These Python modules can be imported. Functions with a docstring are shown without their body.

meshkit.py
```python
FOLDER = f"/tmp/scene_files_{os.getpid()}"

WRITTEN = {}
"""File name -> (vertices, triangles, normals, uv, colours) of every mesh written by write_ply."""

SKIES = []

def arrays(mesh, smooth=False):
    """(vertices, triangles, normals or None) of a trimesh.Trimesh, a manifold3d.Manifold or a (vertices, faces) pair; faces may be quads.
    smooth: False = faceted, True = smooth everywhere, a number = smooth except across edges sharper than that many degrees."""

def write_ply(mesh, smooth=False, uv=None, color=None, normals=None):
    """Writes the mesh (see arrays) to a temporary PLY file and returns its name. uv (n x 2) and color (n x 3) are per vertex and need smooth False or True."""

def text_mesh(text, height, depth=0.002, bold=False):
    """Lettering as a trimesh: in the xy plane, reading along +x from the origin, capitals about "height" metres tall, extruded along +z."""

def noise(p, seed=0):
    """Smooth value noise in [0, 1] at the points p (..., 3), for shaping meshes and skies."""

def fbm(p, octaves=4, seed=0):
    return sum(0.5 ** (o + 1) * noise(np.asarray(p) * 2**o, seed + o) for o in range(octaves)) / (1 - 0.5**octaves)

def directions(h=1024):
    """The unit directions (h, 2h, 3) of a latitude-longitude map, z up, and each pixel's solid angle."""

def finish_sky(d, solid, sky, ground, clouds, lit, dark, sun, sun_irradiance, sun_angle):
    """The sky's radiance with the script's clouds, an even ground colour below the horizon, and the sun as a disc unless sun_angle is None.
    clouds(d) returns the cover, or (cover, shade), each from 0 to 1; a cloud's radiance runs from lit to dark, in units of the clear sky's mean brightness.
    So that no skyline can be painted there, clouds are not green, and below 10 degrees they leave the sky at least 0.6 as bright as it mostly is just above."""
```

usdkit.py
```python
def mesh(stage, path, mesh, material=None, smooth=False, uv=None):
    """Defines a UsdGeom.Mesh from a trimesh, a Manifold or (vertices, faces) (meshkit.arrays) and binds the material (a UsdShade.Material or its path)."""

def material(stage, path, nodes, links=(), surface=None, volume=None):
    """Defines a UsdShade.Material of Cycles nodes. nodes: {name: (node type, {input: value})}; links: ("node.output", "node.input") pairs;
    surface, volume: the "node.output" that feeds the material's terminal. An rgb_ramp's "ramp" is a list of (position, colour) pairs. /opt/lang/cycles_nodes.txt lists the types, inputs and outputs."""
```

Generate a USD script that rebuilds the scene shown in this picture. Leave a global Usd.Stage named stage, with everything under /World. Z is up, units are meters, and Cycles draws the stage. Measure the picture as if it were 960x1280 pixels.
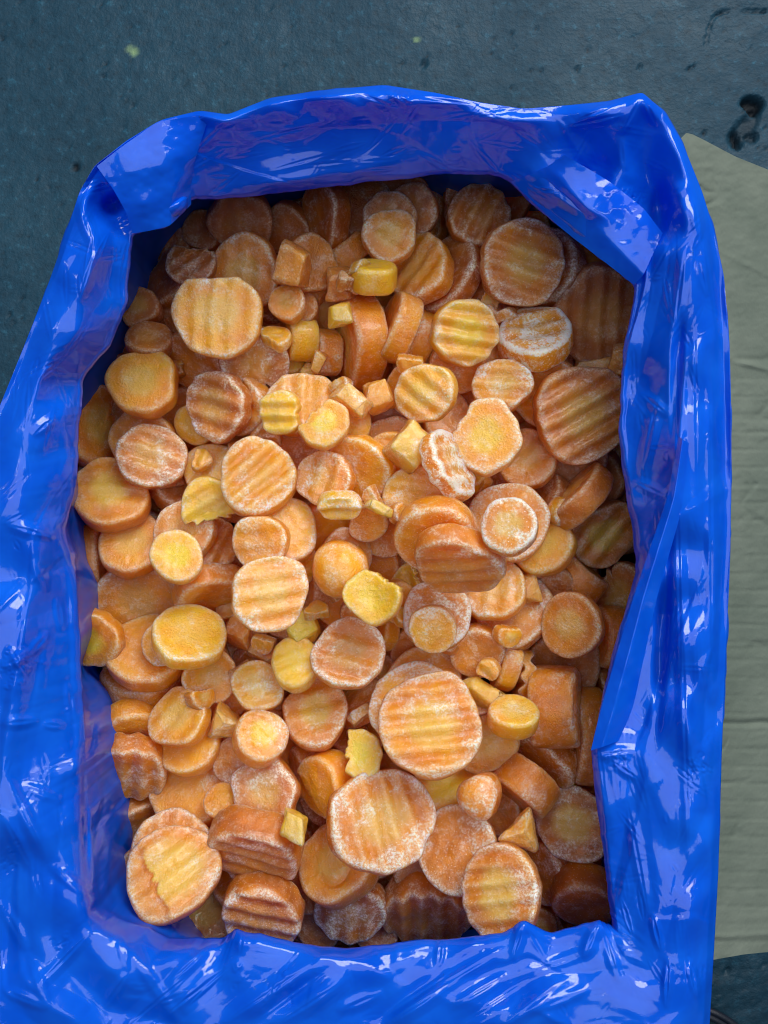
import math, numpy as np, trimesh, usdkit
from pxr import Usd, UsdGeom, UsdLux, UsdShade, Gf, Sdf, Vt
from meshkit import noise, fbm
from scipy.interpolate import LinearNDInterpolator
from scipy.ndimage import gaussian_filter

stage = Usd.Stage.CreateInMemory()
UsdGeom.SetStageUpAxis(stage, 'Z')
UsdGeom.Xform.Define(stage, '/World')
UsdGeom.Scope.Define(stage, '/World/Looks')

# ------------------------------------------------------------------ camera, lamps, exposure
# Heights are metres above the warehouse floor; the top of the carrots lies at LEVEL, the camera CAM above it.
LEVEL, CAM, F = 0.175, 0.40, 1110.0          # F: focal length in photograph pixels
EYE = np.array([0.0, 0.0, LEVEL + CAM])
cam = UsdGeom.Camera.Define(stage, '/World/camera')
cam.CreateHorizontalApertureAttr(36.0); cam.CreateVerticalApertureAttr(48.0)
cam.CreateFocalLengthAttr(36.0 * F / 960.0)
cam.CreateClippingRangeAttr(Gf.Vec2f(0.01, 100))
cam.CreateExposureAttr(0.0)
cam.AddTranslateOp().Set(Gf.Vec3d(*EYE))

def area_lamp(name, pos, target, w, h, L, color):
    """A rectangular lamp of radiance L (light units) at pos, aimed at target."""
    l = UsdLux.RectLight.Define(stage, '/World/' + name)
    l.CreateWidthAttr(w); l.CreateHeightAttr(h); l.CreateIntensityAttr(L); l.CreateColorAttr(Gf.Vec3f(*color))
    z = np.array(pos, float) - np.array(target, float); z /= np.linalg.norm(z)
    x = np.cross([0, 0, 1.0], z); x = x / np.linalg.norm(x) if np.linalg.norm(x) > 1e-6 else np.array([1.0, 0, 0])
    y = np.cross(z, x)
    m = Gf.Matrix4d(x[0], x[1], x[2], 0, y[0], y[1], y[2], 0, z[0], z[1], z[2], 0, pos[0], pos[1], pos[2], 1)
    l.AddTransformOp().Set(m)
    return l
C0 = (0.0, 0.0, LEVEL)
area_lamp('overhead_daylight', (0.10, 0.35, 2.8), (0.1, 0.3, 0), 3.0, 2.6, 2.15, (0.90, 0.95, 1.0))
area_lamp('doorway_daylight', (0.95, 2.15, 2.05), C0, 1.8, 1.5, 13.5, (1.0, 0.97, 0.92))
area_lamp('ceiling_tube', (-1.75, 0.75, 2.5), C0, 0.05, 1.4, 18.0, (1.0, 0.99, 0.96))
area_lamp('ceiling_tube_001', (1.9, 0.55, 2.5), C0, 0.05, 1.4, 18.0, (1.0, 0.99, 0.96))
dome = UsdLux.DomeLight.Define(stage, '/World/room_ambient')
usdkit.material(stage, '/World/Looks/ambient', {'b': ('background_shader', {'color': (0.62, 0.80, 1.0), 'strength': 0.09})}, surface='b.background')
UsdShade.MaterialBindingAPI.Apply(dome.GetPrim()).Bind(UsdShade.Material.Get(stage, '/World/Looks/ambient'))

# ------------------------------------------------------------------ helpers
def at(px, py, h):
    """Point of the place that the photograph shows at pixel (px, py), h metres above the carrots' level."""
    d = CAM - h
    return np.stack(np.broadcast_arrays((px - 480.0) / F * d, (640.0 - py) / F * d, LEVEL + h), -1)
used = {}
def numbered(name):
    k = used.get(name, 0); used[name] = k + 1
    return name if k == 0 else f'{name}_{k:03d}'
def tag(prim, label=None, cat=None, group=None, kind=None):
    for k, v in (('label', label), ('category', cat), ('group', group), ('kind', kind)):
        if v: prim.SetCustomDataByKey(k, v)
    return prim
def obj(name, mesh, mat, parent=None, smooth=False):
    base = (parent if isinstance(parent, str) else str(parent.GetPath())) if parent else '/World'
    n = numbered(base + '/' + name).rsplit('/', 1)[1]
    return usdkit.mesh(stage, f'{base}/{n}', mesh, '/World/Looks/' + mat, smooth=smooth).GetPrim()
def thing(name, label, cat, loc=(0, 0, 0), group=None):
    n = numbered('/World/' + name)
    x = UsdGeom.Xform.Define(stage, n); x.AddTranslateOp().Set(Gf.Vec3d(*map(float, loc)))
    return tag(x.GetPrim(), label, cat, group)
def primvar(prim, name, arr):
    UsdGeom.PrimvarsAPI(prim).CreatePrimvar(name, Sdf.ValueTypeNames.Color3fArray, 'vertex').Set(Vt.Vec3fArray.FromNumpy(np.asarray(arr, np.float32)))
def grid_faces(n, m, wrap=False):
    i, j = np.meshgrid(np.arange(n if wrap else n - 1), np.arange(m - 1), indexing='ij')
    a, b = i * m + j, ((i + 1) % n) * m + j
    return np.stack([a, b, b + 1, a + 1], -1).reshape(-1, 4)
def mat(name, nodes, links, surface): usdkit.material(stage, '/World/Looks/' + name, nodes, links, surface=surface)

# ------------------------------------------------------------------ materials
mat('floor', {
    'g': ('geometry', {}),
    'n1': ('noise_texture', {'scale': 9.0, 'detail': 6.0, 'roughness': 0.62}),
    'n2': ('noise_texture', {'scale': 160.0, 'detail': 4.0, 'roughness': 0.7}),
    'n3': ('noise_texture', {'scale': 420.0, 'detail': 2.0, 'roughness': 0.6}),
    'v': ('voronoi_texture', {'scale': 75.0, 'randomness': 1.0}),
    'r1': ('rgb_ramp', {'ramp': [(0.28, (0.005, 0.030, 0.054)), (0.5, (0.007, 0.036, 0.063)), (0.72, (0.011, 0.045, 0.074))]}),
    'r2': ('rgb_ramp', {'ramp': [(0.3, (0.62, 0.62, 0.62)), (0.42, (0.9, 0.9, 0.9)), (0.58, (1.05, 1.05, 1.05)), (0.70, (1.9, 1.85, 1.75))]}),
    'r3': ('rgb_ramp', {'ramp': [(0.0, (2.2, 2.2, 2.1)), (0.06, (1.6, 1.6, 1.55)), (0.085, (1, 1, 1))]}),
    'm1': ('mix', {'mix_type': 'multiply', 'fac': 1.0}), 'm2': ('mix', {'mix_type': 'multiply', 'fac': 0.45}),
    'pit': ('attribute', {'attribute': 'pit'}),
    'm3': ('mix', {'color2': (0.002, 0.005, 0.009)}),
    'sp': ('separate_color', {}),
    'm4': ('mix', {'color2': (0.17, 0.27, 0.13)}),
    'ro': ('map_range', {'from_min': 0.35, 'from_max': 0.7, 'to_min': 0.65, 'to_max': 0.45, 'clamp': True}),
    'b': ('bump', {'strength': 0.4, 'distance': 0.0012}),
    'ad': ('math', {'math_type': 'add'}),
    'p': ('principled_bsdf', {'specular_ior_level': 0.18})},
    [('g.position', 'n1.vector'), ('g.position', 'n2.vector'), ('g.position', 'n3.vector'), ('g.position', 'v.vector'), ('n1.fac', 'r1.fac'), ('n2.fac', 'r2.fac'), ('v.distance', 'r3.fac'),
     ('r1.color', 'm1.color1'), ('r2.color', 'm1.color2'), ('m1.color', 'm2.color1'), ('r3.color', 'm2.color2'), ('pit.color', 'sp.color'), ('sp.r', 'm3.fac'), ('m2.color', 'm3.color1'),
     ('m3.color', 'm4.color1'), ('sp.g', 'm4.fac'), ('m4.color', 'p.base_color'), ('n1.fac', 'ro.value'), ('ro.result', 'p.roughness'),
     ('n2.fac', 'ad.value1'), ('n3.fac', 'ad.value2'), ('ad.value', 'b.height'), ('b.normal', 'p.normal')], 'p.BSDF')

def card(name, c0, c1):
    mat(name, {
        'g': ('texture_coordinate', {}), 'mp': ('mapping', {'scale': (6.0, 60.0, 60.0)}),
        'n1': ('noise_texture', {'scale': 1.0, 'detail': 5.0, 'roughness': 0.6}),
        'n2': ('noise_texture', {'scale': 420.0, 'detail': 3.0}), 'n3': ('noise_texture', {'scale': 14.0, 'detail': 4.0}),
        'ad': ('math', {'math_type': 'multiply_add', 'value2': 0.45, 'value3': 0.0}), 'ad2': ('math', {'math_type': 'multiply_add', 'value2': 0.55}),
        'r': ('rgb_ramp', {'ramp': [(0.3, c0), (0.7, c1)]}),
        'b': ('bump', {'strength': 0.35, 'distance': 0.0006}),
        'p': ('principled_bsdf', {'roughness': 0.8, 'specular_ior_level': 0.25})},
        [('g.object', 'mp.vector'), ('mp.vector', 'n1.vector'), ('g.object', 'n2.vector'), ('g.object', 'n3.vector'), ('n1.fac', 'ad.value1'),
         ('n3.fac', 'ad2.value1'), ('ad.value', 'ad2.value3'), ('ad2.value', 'r.fac'), ('r.color', 'p.base_color'), ('n2.fac', 'b.height'), ('b.normal', 'p.normal')], 'p.BSDF')
card('cardboard', (0.084, 0.108, 0.089), (0.146, 0.172, 0.143))
card('cardboard_edge', (0.18, 0.23, 0.19), (0.25, 0.30, 0.25))

mat('film', {
    'g': ('geometry', {}), 'n': ('noise_texture', {'scale': 55.0, 'detail': 3.0}), 'nf': ('noise_texture', {'scale': 700.0, 'detail': 2.0}),
    'r': ('rgb_ramp', {'ramp': [(0.3, (0.0015, 0.094, 0.72)), (0.7, (0.004, 0.138, 0.84))]}),
    'ro': ('map_range', {'from_min': 0.35, 'from_max': 0.7, 'to_min': 0.08, 'to_max': 0.15, 'clamp': True}),
    'b': ('bump', {'strength': 0.10, 'distance': 0.0004}),
    'p': ('principled_bsdf', {'ior': 1.57, 'specular_ior_level': 0.5}),
    't': ('translucent_bsdf', {'color': (0.004, 0.10, 0.85)}), 'm': ('mix_closure', {'fac': 0.34})},
    [('g.position', 'n.vector'), ('g.position', 'nf.vector'), ('n.fac', 'r.fac'), ('r.color', 'p.base_color'), ('n.fac', 'ro.value'), ('ro.result', 'p.roughness'), ('nf.fac', 'b.height'), ('b.normal', 'p.normal'),
     ('p.BSDF', 'm.closure1'), ('t.BSDF', 'm.closure2')], 'm.closure')
mat('black_plastic', {'g': ('geometry', {}), 'n': ('noise_texture', {'scale': 300.0}), 'b': ('bump', {'strength': 0.2, 'distance': 0.0005}), 'p': ('principled_bsdf', {'base_color': (0.006, 0.009, 0.018), 'roughness': 0.35})},
    [('g.position', 'n.vector'), ('n.fac', 'b.height'), ('b.normal', 'p.normal')], 'p.BSDF')

mat('carrot', {
    'g': ('texture_coordinate', {}), 'oi': ('object_info', {}), 'rs': ('math', {'math_type': 'multiply', 'value2': 7.0}), 'ro3': ('combine_xyz', {}), 'va': ('vector_math', {'math_type': 'add'}),
    'sh': ('attribute', {'attribute': 'shape'}), 'lk': ('attribute', {'attribute': 'look'}), 'ss': ('separate_color', {}), 'ls': ('separate_color', {}),
    'nl': ('noise_texture', {'scale': 85.0, 'detail': 4.0, 'roughness': 0.6}),      # blotches of flesh
    'nm': ('noise_texture', {'scale': 260.0, 'detail': 4.0, 'roughness': 0.65}),    # frost patches
    'nf': ('noise_texture', {'scale': 950.0, 'detail': 3.0, 'roughness': 0.7}),     # frost crystals
    'vo': ('voronoi_texture', {'scale': 620.0}),
    # flesh colour by tone
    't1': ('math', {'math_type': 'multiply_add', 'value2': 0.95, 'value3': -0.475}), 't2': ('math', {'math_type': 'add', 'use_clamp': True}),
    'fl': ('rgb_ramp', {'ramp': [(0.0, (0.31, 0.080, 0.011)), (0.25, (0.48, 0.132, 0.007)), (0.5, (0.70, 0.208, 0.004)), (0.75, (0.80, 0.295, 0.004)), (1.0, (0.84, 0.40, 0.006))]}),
    # core
    'c1': ('math', {'math_type': 'multiply_add', 'value2': 0.42, 'value3': -0.21}), 'c2': ('math', {'math_type': 'add'}),
    'cm': ('map_range', {'range_type': 'smoothstep', 'from_min': 0.30, 'from_max': 0.66, 'to_min': 1.0, 'to_max': 0.0, 'clamp': True}),
    'ca': ('map_range', {'from_min': 0.0, 'from_max': 0.5, 'to_min': 0.0, 'to_max': 0.80, 'clamp': True}), 'cf': ('math', {'math_type': 'multiply'}),
    'cc': ('rgb_ramp', {'ramp': [(0.0, (0.64, 0.32, 0.06)), (0.5, (0.68, 0.37, 0.075)), (0.75, (0.74, 0.42, 0.03)), (1.0, (0.76, 0.49, 0.012))]}),
    'mc': ('mix', {}),
    # skin darker and redder
    'sk': ('math', {'math_type': 'multiply', 'value2': 0.30}), 'ms': ('mix', {'mix_type': 'multiply', 'color2': (0.80, 0.66, 0.55)}),
    # frost
    'f1': ('map_range', {'from_min': 0.48, 'from_max': 0.74, 'to_min': 0.0, 'to_max': 0.42, 'clamp': True}),
    'np': ('noise_texture', {'scale': 75.0, 'detail': 5.0, 'roughness': 0.7}), 'fp': ('map_range', {'range_type': 'smoothstep', 'from_min': 0.51, 'from_max': 0.67, 'to_min': 0.0, 'to_max': 0.85, 'clamp': True}), 'fa': ('math', {'math_type': 'add'}),
    'f2': ('math', {'math_type': 'multiply_add', 'value2': 1.0}),     # edge*0.75 + f1
    'f3': ('math', {'math_type': 'multiply'}),                          # * frost
    'f4': ('map_range', {'from_min': 0.44, 'from_max': 0.60, 'to_min': 0.30, 'to_max': 1.45, 'clamp': True}), 'f5': ('math', {'math_type': 'multiply', 'use_clamp': True}),
    'sx': ('map_range', {'from_min': 0.08, 'from_max': 0.20, 'to_min': 0.8, 'to_max': 0.0, 'clamp': True}), 'sx2': ('math', {'math_type': 'multiply'}), 'sx3': ('math', {'math_type': 'maximum', 'use_clamp': True}),
    'mf': ('mix', {'color2': (0.80, 0.66, 0.58)}),
    'rr': ('map_range', {'from_min': 0.0, 'from_max': 0.8, 'to_min': 0.24, 'to_max': 0.5, 'clamp': True}),
    'h1': ('math', {'math_type': 'multiply_add', 'value2': 0.6}), 'b': ('bump', {'strength': 0.8, 'distance': 0.0008}),
    'p': ('principled_bsdf', {'subsurface_weight': 0.6, 'subsurface_scale': 0.0042, 'subsurface_radius': (1.0, 0.44, 0.10), 'specular_ior_level': 0.5, 'coat_weight': 0.5, 'coat_roughness': 0.16, 'coat_ior': 1.33})},
    [('oi.random', 'rs.value1'), ('rs.value', 'ro3.x'), ('rs.value', 'ro3.y'), ('g.object', 'va.vector1'), ('ro3.vector', 'va.vector2'),
     *[('va.vector', x + '.vector') for x in ('nl', 'nm', 'nf', 'vo')], ('sh.color', 'ss.color'), ('lk.color', 'ls.color'),
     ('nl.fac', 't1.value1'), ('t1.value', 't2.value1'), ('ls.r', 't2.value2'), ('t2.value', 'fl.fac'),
     ('nl.fac', 'c1.value1'), ('c1.value', 'c2.value1'), ('ss.r', 'c2.value2'), ('c2.value', 'cm.value'), ('ls.b', 'ca.value'), ('cm.result', 'cf.value1'), ('ca.result', 'cf.value2'),
     ('ls.b', 'cc.fac'), ('fl.color', 'mc.color1'), ('cc.color', 'mc.color2'), ('cf.value', 'mc.fac'), ('ss.b', 'sk.value1'), ('sk.value', 'ms.fac'), ('mc.color', 'ms.color1'),
     ('nm.fac', 'f1.value'), ('ss.g', 'f2.value1'), ('va.vector', 'np.vector'), ('np.fac', 'fp.value'), ('f1.result', 'fa.value1'), ('fp.result', 'fa.value2'), ('fa.value', 'f2.value3'), ('f2.value', 'f3.value1'), ('ls.g', 'f3.value2'), ('nf.fac', 'f4.value'), ('f3.value', 'f5.value1'), ('f4.result', 'f5.value2'),
     ('vo.distance', 'sx.value'), ('sx.result', 'sx2.value1'), ('ls.g', 'sx2.value2'), ('sx2.value', 'sx3.value1'), ('f5.value', 'sx3.value2'),
     ('sx3.value', 'mf.fac'), ('ms.color', 'mf.color1'), ('mf.color', 'p.base_color'), ('sx3.value', 'rr.value'), ('rr.result', 'p.roughness'),
     ('nm.fac', 'h1.value1'), ('nf.fac', 'h1.value3'), ('h1.value', 'b.height'), ('b.normal', 'p.normal')], 'p.BSDF')
# ------------------------------------------------------------------ floor: one sheet, pitted where the photograph shows it
def axis(lo, hi, a, b, step):
    return np.concatenate([np.linspace(lo, a, 12)[:-1], np.arange(a, b, step), np.linspace(b, hi, 12)])
FZ = -LEVEL                                                     # the floor, seen from the carrots' level
def fl(px, py): return at(np.array(float(px)), np.array(float(py)), FZ)[:2]
gx, gy = axis(-3, 3, -0.34, 0.34, 0.0016), axis(-3, 3, -0.42, 0.42, 0.0016)
X, Y = np.meshgrid(gx, gy, indexing='ij')
P = np.stack([X, Y, 0 * X], -1)
Z = 0.0016 * (fbm(P * 14, 4, 3) - 0.5) + 0.0010 * (fbm(P * 130, 4, 5) - 0.5)
pit = np.zeros_like(Z); pale = np.zeros_like(Z)
PX, PY = X / (CAM + LEVEL) * F + 480, 640 - Y / (CAM + LEVEL) * F   # floor coordinates in photograph units
wob = (fbm(P * 120, 3, 9) - 0.5)
def hole(x, y, rx, ry, deep, dark, rot=0.0, rough=0.9):
    global Z, pit
    c, s = math.cos(rot), math.sin(rot); u, v = (PX - x) * c + (PY - y) * s, -(PX - x) * s + (PY - y) * c
    d = np.hypot(u / rx, v / ry) + wob * rough
    m = np.clip((1.15 - d) / 0.45, 0, 1); Z = Z - deep * m; pit = np.maximum(pit, dark * m)
hole(941, 131, 13, 9, 0.006, 1.0, 0.2)
hole(930, 164, 13, 24, 0.003, 0.55, 0.5, 1.6); hole(922, 176, 4, 12, 0.004, 0.9, -0.3); hole(938, 172, 8, 6, 0.003, 0.6)
for a in np.linspace(0, 1, 14):                                  # curved gouge
    hole(884 + 26 * a ** 2.2, 55 - 40 * math.sin(a * math.pi / 2), 1.5 + 1.5 * a, 2.2, 0.0018, 0.25 + 0.35 * a)
for x in np.linspace(928, 956, 8): hole(x, 14 + 1.2 * math.sin(x), 3, 1.5, 0.002, 0.5)
for x, y, r, d in ((95, 209, 4, .9), (46, 224, 2.6, .8), (881, 167, 2.2, .9), (250, 173, 2, .6), (345, 118, 2, .7), (3, 48, 3, .8), (130, 95, 2, .5), (640, 42, 2, .5), (722, 86, 2.2, .6), (530, 80, 4, .35), (800, 84, 2.5, .4), (415, 28, 2, .5),
                   (12, 393, 2.5, .6), (28, 372, 1.8, .5), (862, 86, 2.5, .6), (867, 82, 1.6, .5), (910, 1215, 3, .4), (560, 60, 2, .5)): hole(x, y, r, r * 1.1, 0.002, d)
rg = np.random.default_rng(4)
for _ in range(380): hole(rg.uniform(-60, 1020), rg.uniform(-60, 420), rg.uniform(.9, 2.2), rg.uniform(.9, 2.0), rg.uniform(.0006, .0018), rg.uniform(.2, .75), rg.uniform(0, 3))
for _ in range(40): hole(rg.uniform(860, 1040), rg.uniform(1180, 1330), rg.uniform(1, 3), rg.uniform(1, 2.5), rg.uniform(-.0014, .0016), rg.uniform(.1, .4), rg.uniform(0, 3))
d = np.hypot((PX - 167) / 9, (PY - 62) / 8) + wob * 2.2; pale = np.maximum(pale, 0.8 * np.clip((1.0 - d) / 0.6, 0, 1))
d = np.hypot((PX - 520) / 5, (PY - 50) / 3) + wob * 2.2; pale = np.maximum(pale, 0.6 * np.clip((1.0 - d) / 0.6, 0, 1))
wet = np.clip((PY - 1150) / 60, 0, 1) * np.clip((PX - 800) / 40, 0, 1)
Z += wet * 0.0035 * (fbm(P * 75, 4, 21) - 0.5)
v = np.stack([X, Y, Z], -1).reshape(-1, 3)
f = grid_faces(len(gx), len(gy))
prim = obj('floor', (v, f), 'floor', smooth=True)
primvar(prim, 'pit', np.stack([np.maximum(pit, 0.35 * wet), pale, 0 * pale], -1).reshape(-1, 3))
tag(prim, 'dark blue-grey pitted concrete floor', 'floor', kind='structure')

# ------------------------------------------------------------------ the blue film liner: inner edge E and outer edge O, as the photograph shows them (pixels, height in mm above the carrots)
PAIRS = [
 (236,250,30, 200,150,55), (258,250,18, 250,138,55), (300,247,14, 285,143,54), (350,241,14, 338,122,54), (400,235,14, 400,113,54), (480,226,14, 480,106,55), (560,218,14, 545,116,55), (610,219,15, 600,128,54),
 (635,225,16, 655,136,53), (665,256,18, 715,131,53), (700,285,22, 762,126,55), (740,316,26, 803,115,60), (775,342,28, 830,140,57), (793,358,30, 853,178,54), (790,385,30, 878,240,52),
 (780,430,27, 893,290,50), (776,480,24, 905,345,48), (774,540,22, 912,430,46), (778,590,20, 914,510,44), (785,640,20, 914,610,44), (794,700,22, 913,690,44), (793,725,24, 911,740,44), (775,785,26, 908,800,44),
 (755,860,28, 905,870,44), (738,940,30, 902,950,44), (745,1000,28, 900,1020,44), (752,1060,26, 898,1090,44), (760,1120,26, 893,1180,44), (765,1158,28, 886,1300,42), (750,1148,36, 860,1400,40),
 (690,1167,30, 770,1420,38), (655,1150,37, 700,1430,38), (630,1166,31, 640,1430,38), (590,1171,30, 590,1430,38), (500,1178,28, 500,1430,38), (430,1186,30, 420,1430,38), (350,1174,32, 320,1430,38),
 (298,1160,34, 220,1430,38), (280,1172,24, 120,1425,38), (215,1172,20, 20,1415,38), (150,1150,20, -60,1400,38), (124,1132,20, -110,1330,38), (114,1060,22, -118,1240,40), (110,1000,22, -118,1150,42),
 (107,950,22, -112,1060,42), (104,905,22, -110,990,42), (102,862,22, -106,920,44), (101,790,22, -100,840,44), (95,725,22, -92,770,45), (82,662,22, -80,700,46), (97,592,24, -50,620,48), (101,520,22, -12,535,49),
 (104,474,20, 15,470,50), (140,430,22, 42,402,51), (160,375,26, 62,350,52), (163,322,30, 85,285,53), (165,294,32, 99,240,55), (205,287,33, 118,207,57), (234,262,33, 158,176,57)]
PAIRS = np.array(PAIRS, float)
low = PAIRS[:, 1] > 1120                                            # at the bottom the film lies nearly flat over the rim
PAIRS[:, 2] += np.where(low & (PAIRS[:, 0] > 260), 13, 12)
# heights of the film between the edges: creases and hollows (pixels, mm)
HAND = [
 # top left: flat folded facet, dark hollow beside it, rim crease down the left
 (205,202,57), (235,196,50), (262,146,60), (238,228,42), (170,262,46), (182,228,55), (150,188,60), (137,255,26), (150,272,30), (128,240,44), (118,238,57), (104,250,61), (106,270,60), (120,312,59), (116,335,58), (99,372,58), (97,420,57),
 (140,320,47), (135,360,42), (140,300,52), (80,340,58), (70,400,57), (100,450,44), (60,450,57), (40,500,57), (78,520,50), (118,440,33),
 # top side
 (288,152,60), (275,185,42), (300,205,30), (340,132,60), (330,170,44), (380,190,33), (400,124,60), (430,118,61), (455,135,58), (480,116,61), (520,128,60), (545,130,57), (400,160,44), (480,165,42), (560,160,43), (600,146,57), (640,150,56), (640,180,38), (500,200,25), (420,215,22), (300,232,20), (560,200,24),
 # top right: peak, pocket and creases
 (680,150,57), (720,142,60), (745,135,62), (770,130,62), (700,175,50), (735,170,48), (803,124,64), (782,165,56), (776,205,47), (735,268,44), (718,255,40), (690,240,40), (735,222,27), (660,205,32), (752,205,32), (645,228,20), (705,262,30), (760,270,36),
 (810,160,46), (800,200,32), (815,235,28), (824,262,26), (824,285,32), (800,300,36), (770,310,32), (820,140,60), (838,170,57), (845,185,60), (838,215,50), (855,205,58), (862,228,60), (848,250,58), (866,262,60), (860,285,60), (838,300,58), (818,345,50), (805,372,44),
 # right side: flat pale strip on the rim, folds on the inner slope
 (873,290,58), (882,320,57), (850,330,58), (868,360,58), (845,400,55), (858,420,50), (872,440,58), (890,420,56), (835,460,52), (862,520,55), (885,540,57), (846,560,55), (825,500,44), (800,470,36), (812,540,36), (838,610,56), (795,580,28), (820,600,36), (858,640,56), (888,660,56),
 (836,650,54), (828,690,38), (815,700,46), (800,745,44), (808,790,34), (845,720,54), (838,760,40), (860,800,57), (888,800,56), (832,850,36), (850,880,52), (780,810,40), (765,870,40), (800,880,34), (868,920,57), (888,930,55), (820,930,40), (758,940,42), (770,955,40), (805,948,44), (795,1000,38), (830,1010,50), (860,1030,57), (885,1050,55),
 (770,1060,34), (800,1100,44), (835,1110,54), (868,1130,57), (775,1150,36), (800,1190,47), (840,1200,56), (862,1220,57), (820,1255,58), (872,1250,54), (780,1262,58), (840,1290,58),
 # bottom: film lying over the rim in diagonal folds
 (745,1160,42), (735,1185,44), (715,1200,37), (755,1200,44), (690,1185,37), (660,1170,42), (650,1200,46), (620,1190,38), (600,1215,42), (560,1235,50), (590,1195,37), (520,1200,42), (480,1215,48), (500,1240,44), (440,1215,44), (410,1205,45), (380,1230,50), (330,1200,42), (300,1190,42), (296,1215,50), (270,1230,42), (240,1200,36), (215,1190,34), (230,1250,47), (190,1215,46), (200,1260,41),
 (700,1235,52), (650,1245,50), (740,1240,50), (600,1262,54), (520,1275,55), (420,1265,55), (330,1265,54), (250,1290,52),
 # bottom left: radiating creases that meet above the corner
 (118,1158,44), (110,1163,47), (108,1118,50), (136,1140,26), (143,1110,18), (112,985,36), (117,1060,36), (121,1150,38), (106,900,36), (128,960,20), (135,1050,18), (60,1050,56), (40,990,52), (85,1090,50), (30,1040,58), (70,1125,56), (150,1180,44), (160,1150,34), (140,1215,52), (105,1230,46), (60,1200,53), (35,1160,50), (90,1270,54), (170,1110,22), (185,1160,28), (20,1240,56),
 # left side
 (20,640,56), (40,655,52), (68,672,46), (60,600,50), (85,600,36), (30,580,56), (5,560,56), (50,720,48), (75,740,36), (45,700,52), (25,760,56), (20,830,58), (55,800,48), (80,800,36), (85,860,34), (50,880,50), (20,900,56), (80,930,40), (70,980,46), (98,960,42), (0,960,55), (90,1020,44)]
NS, NT = 2600, 130
def resample(a, n):
    s = np.concatenate([[0], np.cumsum(np.linalg.norm(np.diff(np.vstack([a, a[:1]])[:, [0, 1]], axis=0), axis=1) + np.linalg.norm(np.diff(np.vstack([a, a[:1]])[:, [3, 4]], axis=0), axis=1))])
    u = np.linspace(0, s[-1], n, endpoint=False); c = np.vstack([a, a[:1]])
    return np.stack([np.interp(u, s, c[:, k]) for k in range(a.shape[1])], 1)
ring = resample(PAIRS, NS)
ring = np.stack([gaussian_filter(ring[:, k], 3.0, mode='wrap') for k in range(6)], 1)
jit = np.arange(NS) / NS * 3500 / 30.0; jit = np.stack([np.cos(jit * 2 * np.pi / 116.6) * 18.5, np.sin(jit * 2 * np.pi / 116.6) * 18.5, 0 * jit], 1)
ring[:, 0] += 6 * (fbm(jit, 3, 31) - .5); ring[:, 1] += 6 * (fbm(jit + 50, 3, 32) - .5)
hand = np.array(HAND, float)
q = (hand[:, 1] > 1155) & (hand[:, 0] > 210); hand[q, 2] = 0.45 * hand[q, 2] + 0.55 * 51 
q = hand[:, 2] < 50; hand[q, 2] += (50 - hand[q, 2]) * 0.38
gen = []
for r in resample(PAIRS, 90):
    for t, w in ((0.10, 0.30), (0.42, 0.62), (0.86, 1.0)):
        q = r[:3] * (1 - t) + r[3:] * t; q[2] = r[2] + (max(r[5] + 7, 52) - r[2]) * w
        if np.hypot(hand[:, 0] - q[0], hand[:, 1] - q[1]).min() > 34: gen.append(q)
every = ring[::12]
pts = np.vstack([hand, np.array(gen), every[:, :3], every[:, 3:]])
itp = LinearNDInterpolator(pts[:, :2], pts[:, 2])
t = np.linspace(0, 1, NT)[None, :, None]
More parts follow.
